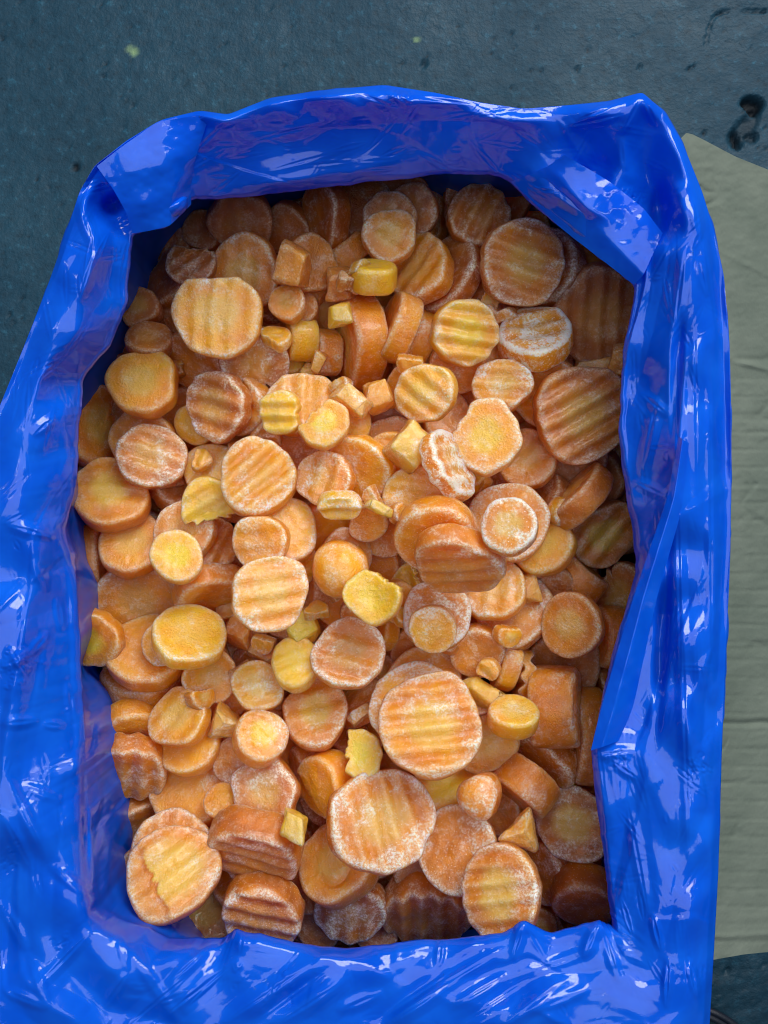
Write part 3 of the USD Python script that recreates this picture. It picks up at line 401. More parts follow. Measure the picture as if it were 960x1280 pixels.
# ------------------------------------------------------------------ the carrots
# One line each: x y diameter thickness (photograph pixels) | way the face leans, by how much (degrees) | way the crinkles run (- = smooth), their height (mm)
# | tone (0 brown, 1 yellow; shade on the dim slices is put in as low tone), core (0 none, .5 pale, 1 yellow-green), frost | layer | options : label
CARROTS = '''
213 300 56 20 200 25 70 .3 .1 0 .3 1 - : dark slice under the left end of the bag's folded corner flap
255 288 50 18 180 20 - 0 .1 0 .3 1 - : shadowed round slice peeking out left of the wide dark slice below the top bag wall
184 341 44 20 150 20 - 0 .2 .2 .3 1 asp=.8 : small dim slice against the left bag wall, just under the corner flap
216 348 78 20 150 55 - 0 .15 0 .35 1 - : long dim slice standing on edge left of the flat-topped pale slice
240 330 62 16 120 25 40 .3 .15 0 .5 1 cut=80:.55:.1 : broken dim slice with a ragged top, up-left of the flat-topped pale slice
222 398 72 20 180 30 - 0 .1 0 .25 0 - : dark orange slice tucked under the left edge of the flat-topped pale slice
307 341 92 20 200 9 85 .25 .45 .45 .55 3 irr=1.3 : large brown-yellow slice behind and above the flat-topped pale slice
273 393 112 22 135 14 88 .35 .62 .5 .5 5 cut=93:.76:.01,asp=.97 : big pale yellow slice with a straight cut top edge, upper left of the heap
176 385 50 22 130 22 - 0 .25 .3 .3 2 irr=1.5 : squat dull slice by the left wall, left of the flat-topped pale slice
158 424 42 20 180 20 - 0 .2 0 .25 1 - : dim slice end touching the left bag wall above the smooth honey disc
187 428 54 22 95 38 - 0 .25 .2 .3 2 irr=1.6 : lumpy dim slice just above the smooth honey disc at left
180 480 86 26 122 22 - 0 .6 .55 .3 3 - : smooth honey disc with a pale middle, left side, wall showing at its lower right
135 462 62 18 180 40 - 0 .1 0 .3 1 irr=1.6 : dark skin-covered slice between the left bag wall and the smooth honey disc
122 532 114 22 5 40 - 0 .35 .5 .35 2 cut=0:.30:.07,asp=.92 : large broken half with a ragged pale face, against the left bag wall
178 551 80 18 160 18 -20 .25 .45 0 .45 2 - : orange slice showing as a crescent above the frosty round slice near the left wall
190 571 84 18 100 6 -20 .5 .35 .35 .7 3 - : frosty round slice with faint crinkles, below the smooth honey disc
247 529 54 20 200 28 - 0 .75 .3 .35 2 - : yellowish slice partly hidden under the ragged-edged crinkled slice at left
303 507 78 20 190 38 -20 .4 .45 0 .5 3 - : orange slice stuck to the back of the ragged-edged crinkled slice
273 507 86 20 185 30 -14 .7 .3 .3 .65 4 jag=.05 : pinkish crinkled slice with a scalloped left rim, below the flat-topped pale slice
246 447 84 26 225 45 - 0 .3 .1 .35 2 - : brown slice leaning under the lower left of the flat-topped pale slice
318 450 86 16 300 20 80 .35 .3 .2 .75 3 cut=250:.62:.08 : frosty translucent slice with a broken lower edge, under the flat-topped pale slice
362 452 46 20 60 30 - 0 .9 .2 .3 2 n=chunk,box=42:40:26:30 : yellow wedge right of the frosty broken slice
377 424 54 30 180 76 - 0 .85 .2 .35 3 - : small yellow ring standing on edge, upper middle
406 440 60 28 178 72 - 0 .5 .1 .6 3 - : small pinkish slice on edge between the yellow ring and the tall streaked slice
450 427 116 34 186 74 - 0 .5 .4 .55 4 - : tall thick slice on edge with a frosty grey streak down its side
425 392 36 18 100 20 - 0 .85 .5 .4 5 n=chunk,box=30:32:18:10 : little yellow chip lying on the tall streaked slice
376 386 44 18 120 20 - 0 .3 .2 .35 2 - : dim slice edge just right of the small round brown slice at upper middle
361 381 46 20 125 22 - 0 .4 .35 .4 3 - : small round brown slice right of the flat-topped pale slice
301 277 80 22 270 22 88 .4 .1 .1 .25 2 - : wide dark slice with vertical crinkles just below the top bag wall at left
360 287 64 20 220 25 - 0 .05 0 .25 1 - : dark round slice below the top bag wall, right of the wide dark crinkled one
407 271 74 24 185 48 - 0 .15 0 .4 2 asp=1.05 : dark egg-shaped slice standing up under the top bag wall
449 256 84 20 90 10 - 0 .05 0 .35 1 - : broad dark red-brown slice at the top, left of the two stacked round ones
386 331 72 24 10 32 - 0 .35 .1 .35 2 - : brown slice wrapped behind the stubby one, below the egg-shaped dark slice
366 332 50 26 185 45 - 0 .4 .1 .35 3 n=chunk,box=44:52:34:-10 : stubby brown piece resting on a bigger brown slice, upper middle
432 307 58 26 125 80 - 0 .45 .1 .35 3 - : short bar-like slice on edge, left of the two stacked round ones at the top
425 357 44 30 250 30 - 0 .35 0 .3 2 n=chunk,box=36:40:30:10 : dim block just left of the bright orange-yellow half slice
400 386 62 18 200 20 - 0 .2 .4 .3 0 - : olive-dark slice deep in the gap left of the tall streaked slice
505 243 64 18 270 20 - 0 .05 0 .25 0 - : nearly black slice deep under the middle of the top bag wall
516 264 66 20 185 14 - 0 .12 .1 .35 2 - : smooth dark brown round slice behind the two stacked round ones at the top
487 273 66 18 95 14 60 .25 .25 .2 .45 3 - : rear one of the two stacked round slices at the top of the heap
487 296 68 18 90 6 -40 .2 .5 .4 .5 4 - : front one of the two stacked round slices, yellowish brown, at the top of the heap
467 347 60 28 88 66 - 0 .88 .2 .25 4 asp=.8 : bright orange-yellow half slice with its wall to the front, above the tall streaked slice
527 338 88 22 140 44 58 .45 .5 .3 .45 4 - : tilted oval slice with a yellow wall, upper middle, leaning on a bigger one
560 346 102 22 145 52 - 0 .15 0 .5 3 - : large red-brown slice on edge behind the tilted oval one
598 271 78 26 60 18 62 .85 .2 .15 .5 4 jag=.02 : grey-brown crinkled slice with a scalloped rim near the top, left of the corner fold
562 240 62 16 185 78 60 .5 .1 0 .3 2 - : thin dark slice on edge under the top bag wall, left of the scalloped grey-brown one
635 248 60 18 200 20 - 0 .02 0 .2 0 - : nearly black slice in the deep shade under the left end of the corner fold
592 362 66 18 120 25 - 0 .1 0 .25 1 - : dark brown slice in the gap below the scalloped grey-brown slice
680 338 104 24 150 38 - 0 .15 0 .6 3 - : thick brown slice under the right side of the big crinkled slice at upper right
652 329 106 22 5 8 -17 .85 .33 .4 .55 5 - : big brown slice with bold crinkles at upper right, left of the corner fold
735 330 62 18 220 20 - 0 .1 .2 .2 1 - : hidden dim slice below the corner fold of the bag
748 394 120 22 290 16 89 .6 .12 .2 .25 3 - : very large dark slice with vertical crinkles beside the right bag wall
628 389 72 13 78 76 60 .9 .5 .1 .6 4 - : thin wavy strip of carrot lying on edge below the big brown crinkled slice
669 422 92 26 96 46 10 .4 .6 .35 2.6 4 - : slice with a white frost-covered face and orange wall, upper right
742 464 62 20 100 30 - 0 .4 .2 .4 3 n=chunk,box=58:32:20:8 : tan piece peeking over the top of the big tan crinkled slice by the right wall
774 452 40 22 200 30 - 0 .35 .1 .35 3 n=chunk,box=30:44:26:0 : small brown block squeezed against the right bag wall above the big tan crinkled slice
714 566 84 20 270 15 - 0 .1 0 .25 2 - : brown slice showing under the lower edge of the big tan crinkled slice
682 490 86 20 200 16 2 .6 .65 .35 .5 3 - : orange slice with level crinkles, tucked left under the big tan crinkled slice
725 517 120 24 0 10 28 1.0 .32 .4 .4 5 - : big tan slice with bold slanting crinkles against the right bag wall
627 483 74 18 95 8 -4 .6 .55 .4 .7 4 asp=.92 : frosty slice with level crinkles left of the big tan crinkled slice
602 482 64 18 180 20 - 0 .4 0 .35 2 - : smooth orange-brown slice just left under the frosty level-crinkled slice
608 547 90 18 100 6 - 0 .6 .75 .75 5 irr=1.8,cut=150:.84:.04 : rounded pale-centred slice with frosty edges, right of the long frosty piece
658 574 76 18 120 8 45 .3 .4 .3 .4 3 - : smooth brownish slice under the right of the pale-centred frosty-edged slice
748 600 74 20 200 20 - 0 .05 0 .2 0 - : dark orange-brown slice in the shade below the big tan crinkled slice
497 410 90 26 158 76 - 0 .55 .1 .5 4 - : left one of two slices on edge leaning together, right of the tall streaked slice
519 428 80 24 155 72 - 0 .58 .1 .4 3 - : right one of two slices on edge leaning together, right of the tall streaked slice
604 428 60 20 10 20 - 0 .5 0 .35 2 - : orange slice hidden behind the right of the bright crinkled yellow-centred slice
581 416 84 20 5 16 -8 .75 .72 .8 .5 5 - : bright slice with a yellow middle and level crinkles, upper middle right
572 457 72 18 270 20 - 0 .4 0 .4 2 - : orange-brown slice below the bright crinkled yellow-centred slice
532 491 76 18 175 10 -38 .5 .68 .65 .6 5 irr=1.5 : angular yellow-orange slice with a pale middle, in the upper centre
512 487 60 18 190 30 - 0 .5 0 .4 3 - : slice edge behind the left of the angular yellow-orange slice
474 494 46 34 100 25 - 0 .65 .1 .4 4 n=chunk,box=40:40:32:25 : small orange cube-like chunk left of the angular yellow-orange slice
438 498 44 24 60 30 - 0 .65 .3 .6 4 n=chunk,box=46:28:22:-35 : pale wedge chip below the tall streaked slice
482 522 66 18 250 15 - 0 .1 0 .3 1 - : deep red-brown slice under the orange cube-like chunk
488 560 80 18 120 12 - 0 .4 .1 .6 2 - : slice showing a frosty arc above the cut wedge in the centre
491 580 82 20 200 20 0 .5 .6 0 .35 3 - : orange slice with level crinkles behind the cut wedge in the centre
513 558 58 34 50 38 - 0 .72 .6 .45 4 n=chunk,box=52:56:34:-35 : cut wedge with a pale top and bright orange side, in the centre
560 525 66 18 60 18 - 0 .45 .1 .45 3 - : brown-orange slice between the angular yellow-orange one and the pale-centred frosty one
560 581 94 17 28 66 20 .4 .5 .35 1.9 5 - : long narrow frosty slice standing on edge in the centre
377 505 84 20 95 10 88 .5 .6 .2 .55 3 - : orange slice with upright crinkles behind the small yellow and the broken yellow-cored slices
352 516 56 16 180 6 0 .75 .95 .6 .45 5 cut=0:.80:.06 : small bright yellow slice with two level crinkles and a chipped right rim
404 530 64 17 90 8 - 0 .68 1 .4 5 cut=135:.55:.09 : round orange slice with a broken yellow core, left of centre
441 528 46 18 0 20 - 0 .72 0 .35 3 - : small honey slice peeking out right of the broken yellow-cored slice
388 463 30 14 60 20 - 0 .7 .2 .5 2 n=chunk,box=28:22:14:-30 : tiny pale chip between the yellow wedge and the pinkish slice on edge
355 561 92 20 270 15 - 0 .3 0 .4 2 - : reddish slice under the top of the bold orange slice with diagonal crinkles
322 596 98 20 110 10 42 .95 .56 .25 .65 5 - : bold orange slice with diagonal crinkles, left of centre
407 599 72 20 160 20 78 .5 .5 .2 .65 4 - : pinkish orange slice with steep crinkles right of the bold diagonal-crinkled slice
449 585 88 20 205 34 - 0 .62 .1 .5 3 - : orange slice with a white frosty right rim, tilted, left of the cut wedge
266 590 76 18 140 12 60 .4 .72 .3 .5 3 - : yellow-orange slice under the left edge of the bold diagonal-crinkled slice
139 620 94 26 105 30 2 .4 .45 .65 .3 3 - : olive-yellow slice with a pale face against the left bag wall, mid height
116 697 84 28 5 74 - 0 .3 .2 .35 2 - : brownish slice standing on edge against the left bag wall
166 682 82 24 100 26 - 0 .52 .4 .35 2 - : honey slice under the olive-yellow one near the left bag wall
171 748 104 18 270 16 - 0 .4 .3 .55 1 irr=1.6,asp=.86 : broad grainy slice near the left wall, above the olive oval slice
266 680 64 18 30 25 60 .6 .35 0 .5 2 - : reddish ribbed slice behind the small yellow-green-cored slice at left
231 665 78 18 150 10 - 0 .48 .3 .55 3 - : grainy brown-honey slice behind the small yellow-green-cored slice at left
221 696 66 16 90 8 - 0 .75 1 .5 4 - : small round slice with a bright yellow-green core, left part of the heap
264 632 74 14 200 12 30 .5 .85 .5 .35 4 n=peel,cut=285:.45:.09,bend=3 : torn yellow piece with ragged points, below left of the bold diagonal-crinkled slice
262 737 90 24 285 62 - 0 .48 0 .5 4 - : tilted slice showing a lit upper wall and dark face, left of the large pale-orange disc
237 795 92 18 80 40 - 0 .85 .3 .5 4 - : bright yellow-orange oval slice with a frosty lower left rim, left part of the heap
118 797 74 20 215 32 60 .6 .45 .95 .3 3 - : olive-green faced oval slice lying against the left bag wall
365 706 66 18 330 30 - 0 .55 0 .45 3 - : slice edge behind the right rim of the large pale-orange disc
354 663 86 18 60 10 - 0 .68 .1 .55 4 cut=185:.86:.05 : orange slice with a frosty right rim behind the large pale-orange disc
326 678 70 17 190 8 5 .35 .58 .2 .55 5 - : smaller slice lying on the frosty-rimmed one, above the large pale-orange disc
337 742 96 17 30 5 9 .4 .58 .5 .6 6 - : large pale-orange disc with a frosty ring, left of centre
432 694 66 20 20 20 - 0 .45 0 .5 3 - : slice rim behind the faceted dome-shaped carrot tip
426 709 70 34 250 14 - 0 .7 .3 .45 4 dome=9 : faceted dome-shaped carrot tip in the centre left
422 757 54 18 270 22 - 0 .6 0 .35 2 - : orange slice just below the faceted dome-shaped tip
376 780 40 24 45 20 - 0 .95 .9 .3 3 n=chunk,box=38:34:22:35 : small green-yellow chunk below right of the large pale-orange disc
391 737 68 18 180 66 - 0 .35 0 .35 2 - : brownish slice on edge between the large pale-orange disc and the dome-shaped tip
404 662 74 20 300 25 - 0 .6 0 .25 2 - : deep orange slice under the small ridged half slice, centre
425 631 58 15 265 42 3 .7 .85 .6 .7 5 asp=.62 : small pale yellow ridged half slice lying on top, centre
461 652 50 18 250 20 - 0 .55 0 .45 3 - : honey slice under the thin yellow sliver, centre
474 634 34 12 80 20 - 0 .9 .4 .4 4 n=peel,box=36:13:8:-22 : thin yellow sliver left of the tilted orange pair, centre
521 622 82 20 150 14 -10 .35 .64 .1 .5 3 - : orange slice just above the pair of tilted thick slices, centre
545 668 102 28 262 36 - 0 .52 .1 .55 4 - : rear one of the pair of tilted thick slices with frosty upper walls, centre
573 700 108 28 262 50 8 .5 .42 .15 .45 5 - : front one of the pair of tilted thick slices, brown face with level crinkles, centre
616 735 78 18 110 10 88 .35 .6 .3 .5 4 - : honey slice right under the front tilted thick slice
643 762 98 20 115 10 45 .3 .42 .2 .65 3 - : large pinkish grainy slice below the honey one, right of centre
546 769 86 18 90 5 - 0 .4 .2 1.3 4 - : frost-covered round slice carrying a smaller disc on its lower part, centre
541 786 60 15 260 4 - 0 .62 .2 .6 5 - : smaller orange disc frozen onto the frost-covered round slice
469 745 70 24 160 12 - 0 .85 .9 .35 4 irr=2.2,bend=5,cut=60:.7:.07 : crumpled yellow-green piece in the centre, left of the frost-covered round slice
476 706 48 18 250 20 - 0 .4 0 .45 2 - : small brown-orange slice above the crumpled yellow-green piece
512 722 36 8 200 25 - 0 .8 .3 .4 3 n=peel,bend=5,cut=20:.5:.2 : small curled peel left of the frost-covered round slice's top
482 668 58 20 200 20 - 0 .42 0 .4 2 - : orange-brown slice below the thin yellow sliver
480 789 50 18 170 62 - 0 .68 .1 .4 3 - : small honey slice on edge below the crumpled yellow-green piece
498 752 54 18 330 20 - 0 .65 .1 .4 3 - : honey slice behind the right of the crumpled yellow-green piece
637 652 98 20 100 8 - 0 .48 .1 .7 4 - : round slice carrying a smaller white-frosted disc, right of centre
636 658 72 17 110 8 - 0 .45 .5 1.3 5 - : smaller disc with white frost in the middle, lying on a round slice, right of centre
677 679 82 24 135 16 - 0 .65 .6 .35 3 - : glossy yellow-brown slice under the right of the white-frosted disc
726 621 86 26 137 78 - 0 .42 .3 .4 4 - : tan bar-like slice on edge pointing up right, near the right bag wall
753 667 86 14 315 24 52 .6 .3 .6 .35 3 irr=1.4 : thin olive-brown slice with slanting crinkles by the right bag wall
725 722 72 28 50 84 - 0 .42 .3 .4 4 - : bar-like slice on edge pointing down right, below the thin olive-brown slice
694 733 50 18 270 20 - 0 .25 0 .35 2 - : small brown slice left under the bar-like slice pointing down right
715 781 80 18 180 24 - 0 .38 .4 .4 4 - : smooth oval slice with a dark smudge, near the right bag wall
774 744 84 16 200 25 - 0 .2 .3 .35 2 cut=150:.55:.14 : ragged broken slice half under the right bag wall
763 796 80 26 180 72 - 0 .4 0 .4 3 - : thick slice on edge pressed against the right bag wall, below the ragged one
682 622 64 18 150 55 - 0 .12 0 .3 1 - : dark reddish slices' edge in the gap left of the tan bar-like slice
186 816 100 26 100 34 - 0 .52 .1 .35 2 - : upper one of the stack of thick honey slices beside the left bag wall
205 804 54 16 200 15 - 0 .55 .1 .5 3 - : slice edge under the left of the bright yellow-orange oval slice
179 852 100 34 95 55 - 0 .42 0 .45 1 - : lower grooved one of the stack of thick slices beside the left bag wall
263 844 66 18 300 12 - 0 .55 .35 .45 3 dome=-2.5 : dished honey slice below the bright yellow-orange oval slice
225 898 76 18 145 34 50 .2 .6 .45 .4 4 - : tilted smooth honey slice at lower left, above the grain-faced slice
236 930 80 24 130 26 - 0 .58 .15 .4 3 - : honey slice with a lit lower wall under the tilted smooth one at lower left
163 912 82 28 280 45 - 0 .5 .1 .4 3 step=.8 : grooved slice resting on the scalloped pinkish one near the lower left wall
166 957 90 28 262 46 85 .9 .35 .05 .6 4 jag=.02 : scalloped pinkish slice with a frosty rim near the lower left bag wall
238 985 100 24 130 22 - 0 .52 .1 .4 2 - : grain-faced orange slice with its wall at the lower right, lower left
278 901 52 26 250 30 - 0 .62 .3 .45 3 n=chunk,box=50:42:24:10,tri=1 : small triangular honey wedge, lower left of the heap
322 858 64 16 90 5 10 .25 .68 .5 .5 4 - : small grainy pale-yellow slice above the yellow-cored frosty knob
370 829 64 22 105 20 20 .25 .9 .8 .35 4 - : bright yellow slice with its wall below, left of the round frosty crinkled slice
436 817 90 17 85 6 -16 .55 .4 .3 .8 5 - : round frosty brown-orange crinkled slice left of the biggest pair's top
395 892 84 24 92 18 14 .4 .45 .65 .5 4 - : slice with a pale grey-green middle below the bright yellow slice
325 923 68 26 60 25 - 0 .55 .95 .6 4 - : frosty knob-like slice with a yellow-green core, lower left of centre
447 942 62 20 100 12 - 0 .92 .95 .35 5 cut=178:.42:.08,irr=1.4 : ragged yellow half slice left of the biggest crinkled slice
326 816 42 16 120 25 - 0 .4 .1 .6 3 n=chunk,box=40:20:14:-25 : small frosty chip left of the bright yellow slice
300 784 54 26 120 60 - 0 .4 .05 .4 2 n=chunk,box=44:52:30:-20 : brown block below left of the large pale-orange disc
408 979 80 32 200 48 - 0 .6 .1 .4 4 step=1.6,irr=1.4 : thick broken orange piece with a split face, left of the very large steep-crinkled slice
381 966 64 20 195 70 - 0 .4 0 .5 3 - : slab on edge at the left of the thick broken orange piece
298 950 62 20 180 18 - 0 .3 0 .4 2 - : brown slice left under the frosty yellow-green-cored knob
280 866 64 18 260 15 - 0 .45 .1 .5 2 - : grainy slice showing between the dished honey slice and the triangular wedge
460 874 84 18 128 68 - 0 .45 .1 .5 3 - : long peel-like slice on edge left of the biggest crinkled slice
450 893 34 12 120 40 - 0 .5 .1 .55 4 n=peel,box=38:16:9:40 : small curled lip on the left of the biggest crinkled slice
528 859 100 20 95 8 - 0 .6 .1 .55 3 irr=1.4 : uppermost orange slice of the stack behind the biggest crinkled slice
519 884 112 18 110 8 - 0 .52 .1 .85 4 irr=1.4,jag=.03 : frosty ragged slice just behind the biggest crinkled slice
538 906 128 22 90 4 5 .9 .52 .6 .6 6 irr=1.2 : biggest slice, orange and yellow with level crinkles, lower centre
606 866 74 22 60 52 - 0 .85 .2 .35 4 n=chunk,box=74:32:24:-30 : yellow wedge with a flat top right of the biggest crinkled slice
641 896 62 26 80 40 - 0 .8 .6 .4 5 asp=.86 : stubby yellow slice with an orange wall, right of the flat-topped yellow wedge
604 924 84 22 300 16 - 0 .6 .4 .35 3 - : yellow-brown smooth slice under the right of the biggest crinkled slice
597 814 66 22 265 20 - 0 .42 .1 .5 3 - : brown-orange round slice above the flat-topped yellow wedge
633 833 62 20 165 78 - 0 .6 .1 .35 3 - : honey strip on edge left of the thin wavy strip, right of centre
655 844 64 13 178 80 5 1.0 .55 .1 .5 4 - : thin wavy strip on edge left of the barrel-like slice
520 816 64 18 250 20 - 0 .3 0 .4 2 - : reddish slice in the gap above the stack behind the biggest slice
558 990 90 20 130 10 30 .3 .6 .85 .35 2 - : yellow-green-centred slice under the lower right of the biggest slice
695 883 98 46 0 80 90 .6 .48 .05 .5 5 - : thick barrel-like slice on edge, orange-tan, near the right bag wall
732 920 118 28 178 80 - 0 .35 .05 .5 4 - : long tan slice on edge right of the barrel-like slice
749 932 96 22 178 80 - 0 .35 .05 .5 3 - : rearmost slice on edge, squeezed between the long tan one and the right bag wall
678 950 92 26 232 52 - 0 .25 .05 .55 4 - : dark oval slice with a frosty lit edge, below the barrel-like slice
655 980 84 36 232 78 - 0 .42 .05 .4 5 - : orange-brown bar-like slice on edge, right of the little frosty ball
706 828 90 20 270 15 - 0 .25 0 .35 2 - : brown slice behind the top of the barrel-like slice
752 856 62 18 190 72 - 0 .15 0 .3 1 - : dark sliver of slice between the barrel-like slice and the right bag wall
215 1060 94 20 100 12 85 .4 .4 0 .6 4 jag=.03 : frosty scalloped rim behind the slice with peeled skin, lower left corner
193 1096 92 24 215 22 - 0 .3 0 .4 3 - : brown slice under the left of the slice with peeled skin, lower left corner
217 1089 114 22 100 10 35 .4 .45 .65 .4 5 step=1.3 : large slice with ragged peeled skin over a pale face, lower left corner
172 1028 76 22 300 50 - 0 .2 .1 .35 2 - : dim brown slice standing above the slice with peeled skin, near the left wall
236 1040 84 20 100 30 - 0 .1 0 .35 1 - : dark red-brown slice between the grain-faced slice and the peeled one
279 1003 46 20 120 25 - 0 .5 .1 .4 3 - : small honey slice end right of the grain-faced orange slice
256 1138 84 18 90 12 - 0 .25 .5 .3 2 - : dim slice at the bottom edge between the peeled one and the ridged barrel
332 989 84 22 160 14 - 0 .28 .35 .6 3 irr=1.7 : rough brown frosty slice above the yellow diamond-shaped chunk
320 1058 116 36 255 56 -18 .6 .3 .05 .5 5 - : thick slice with a lit upper wall and dark crinkled face, lower left
366 1031 46 30 90 20 - 0 .95 .5 .25 6 n=chunk,box=38:50:26:20,dia=1 : yellow diamond-shaped chunk right of the thick dark-faced slice
424 1080 104 34 140 24 - 0 .5 .5 .45 4 asp=.9,crack=1 : rounded thick orange slice with a cracked core, left under the very large steep-crinkled slice
331 1131 98 32 258 44 -12 .95 .33 .1 .6 5 - : thick slice with bold crinkles and a lit top edge, touching the bottom film
303 1102 74 22 120 40 - 0 .42 .1 .5 3 irr=2 : lumpy folded piece behind the bold-crinkled slice at the bottom
438 1136 90 22 262 38 85 .6 .2 .2 .75 3 - : dim frosty slice under the rounded thick cracked one at the bottom
386 1106 64 20 200 20 - 0 .2 0 .35 2 - : brown slice between the yellow diamond chunk and the bottom film
398 1152 62 18 270 20 - 0 .12 .1 .3 1 - : deep shaded slice by the bottom film, right of the bold-crinkled slice
477 1025 134 18 20 6 105 .75 .45 .4 .75 6 asp=.95 : very large slice with steep crinkles, bottom centre
573 1062 102 20 150 9 - 0 .38 0 .7 4 knob=1 : pinkish slice with a small green-yellow core spot, bottom centre right
627 1116 100 22 180 8 8 .75 .38 .55 .6 6 asp=1.16 : oval crinkled slice with a pale middle at the bottom, right of the green-spotted one
598 987 52 26 200 10 - 0 .5 .1 .75 5 dome=4 : little frosty ball-like tip below the biggest crinkled slice
533 1138 114 30 265 54 88 1.0 .3 .1 .45 4 jag=.02 : scalloped thick slice with a tan rim and dark ribbed face at the bottom edge
532 1092 76 18 270 15 - 0 .2 0 .3 2 - : reddish slice under the green-spotted one
470 1163 54 18 270 20 - 0 .1 0 .3 2 - : dim slice end at the bottom film left of the scalloped thick slice
650 1037 64 40 100 20 - 0 .6 .1 .5 5 n=chunk,box=64:56:40:-20,tri=1 : pyramid-shaped orange chunk above the oval crinkled slice
719 1030 92 18 180 6 -5 .25 .25 .5 .6 4 - : greyish brown slice partly under the lower right bag wall
683 1090 78 22 200 48 - 0 .3 .05 .6 3 - : slice on edge behind the right of the oval crinkled slice at the bottom
731 1119 80 34 268 48 - 0 .25 .05 .4 4 - : thick dark-faced slice in the lower right corner by the bag wall
696 1146 48 14 20 74 - 0 .3 .1 .45 2 - : thin slice end on edge at the bottom right, left of the thick dark-faced corner slice
673 1155 46 16 270 20 - 0 .25 .4 .35 2 - : small dim oval slice at the bottom film, right of the oval crinkled slice
742 1086 66 18 250 20 - 0 .1 0 .3 2 - : dark slice edge under the greyish brown slice, lower right
627 1015 54 18 200 20 - 0 .4 .2 .35 2 - : honey slice in the gap below the little frosty ball-like tip
'''
PX2M = CAM / F
def outline(th, seed, irr, asp, cuts, jag, rough=1.0):
    r = np.random.default_rng(seed)
    irr = min(irr * 1.4, 1.9)
    k = np.ones_like(th)
    for n, a in ((2, .022), (3, .020), (4, .012), (5, .010), (7, .006), (9, .004)):
        k += irr * a * r.normal() * np.cos(n * th + r.uniform(0, 6.28))
    k += 0.012 * (fbm(np.stack([np.cos(th) * 4.5, np.sin(th) * 4.5, 0 * th + seed * 7.1], -1), 3, 2) - 0.5) * rough * 2
    if jag: k += jag * (np.abs(np.sin(th * 9 + 3 * np.sin(th * 2 + seed))) - 0.6) * (0.4 + 0.6 * np.sin(th + seed) ** 2)
    c, s = np.cos(th), np.sin(th)
    k = k / np.sqrt((c * 1.0) ** 2 + (s / asp) ** 2)
    for ang, off, rag in cuts:
        d = np.cos(th - math.radians(ang))
        w = np.tan(np.clip(th - math.radians(ang) - np.round((th - math.radians(ang)) / (2 * np.pi)) * 2 * np.pi, -1.3, 1.3)) * off
        tooth = 1.7 * (noise(np.stack([w * 4.3 + seed * 1.7, 0 * w + 3, 0 * w], -1)) - 0.5) + 1.2 * (noise(np.stack([w * 11 + seed, 0 * w + 7, 0 * w], -1)) - 0.5)
        lim = off + rag * tooth + rag * 1.2 * (noise(np.stack([w * 8 + seed, 0 * w, 0 * w], -1)) - 0.5)
        k = np.where(d > 0.05, np.minimum(k, lim / np.maximum(d, 0.05)), k)
    return np.maximum(k, 0.12)

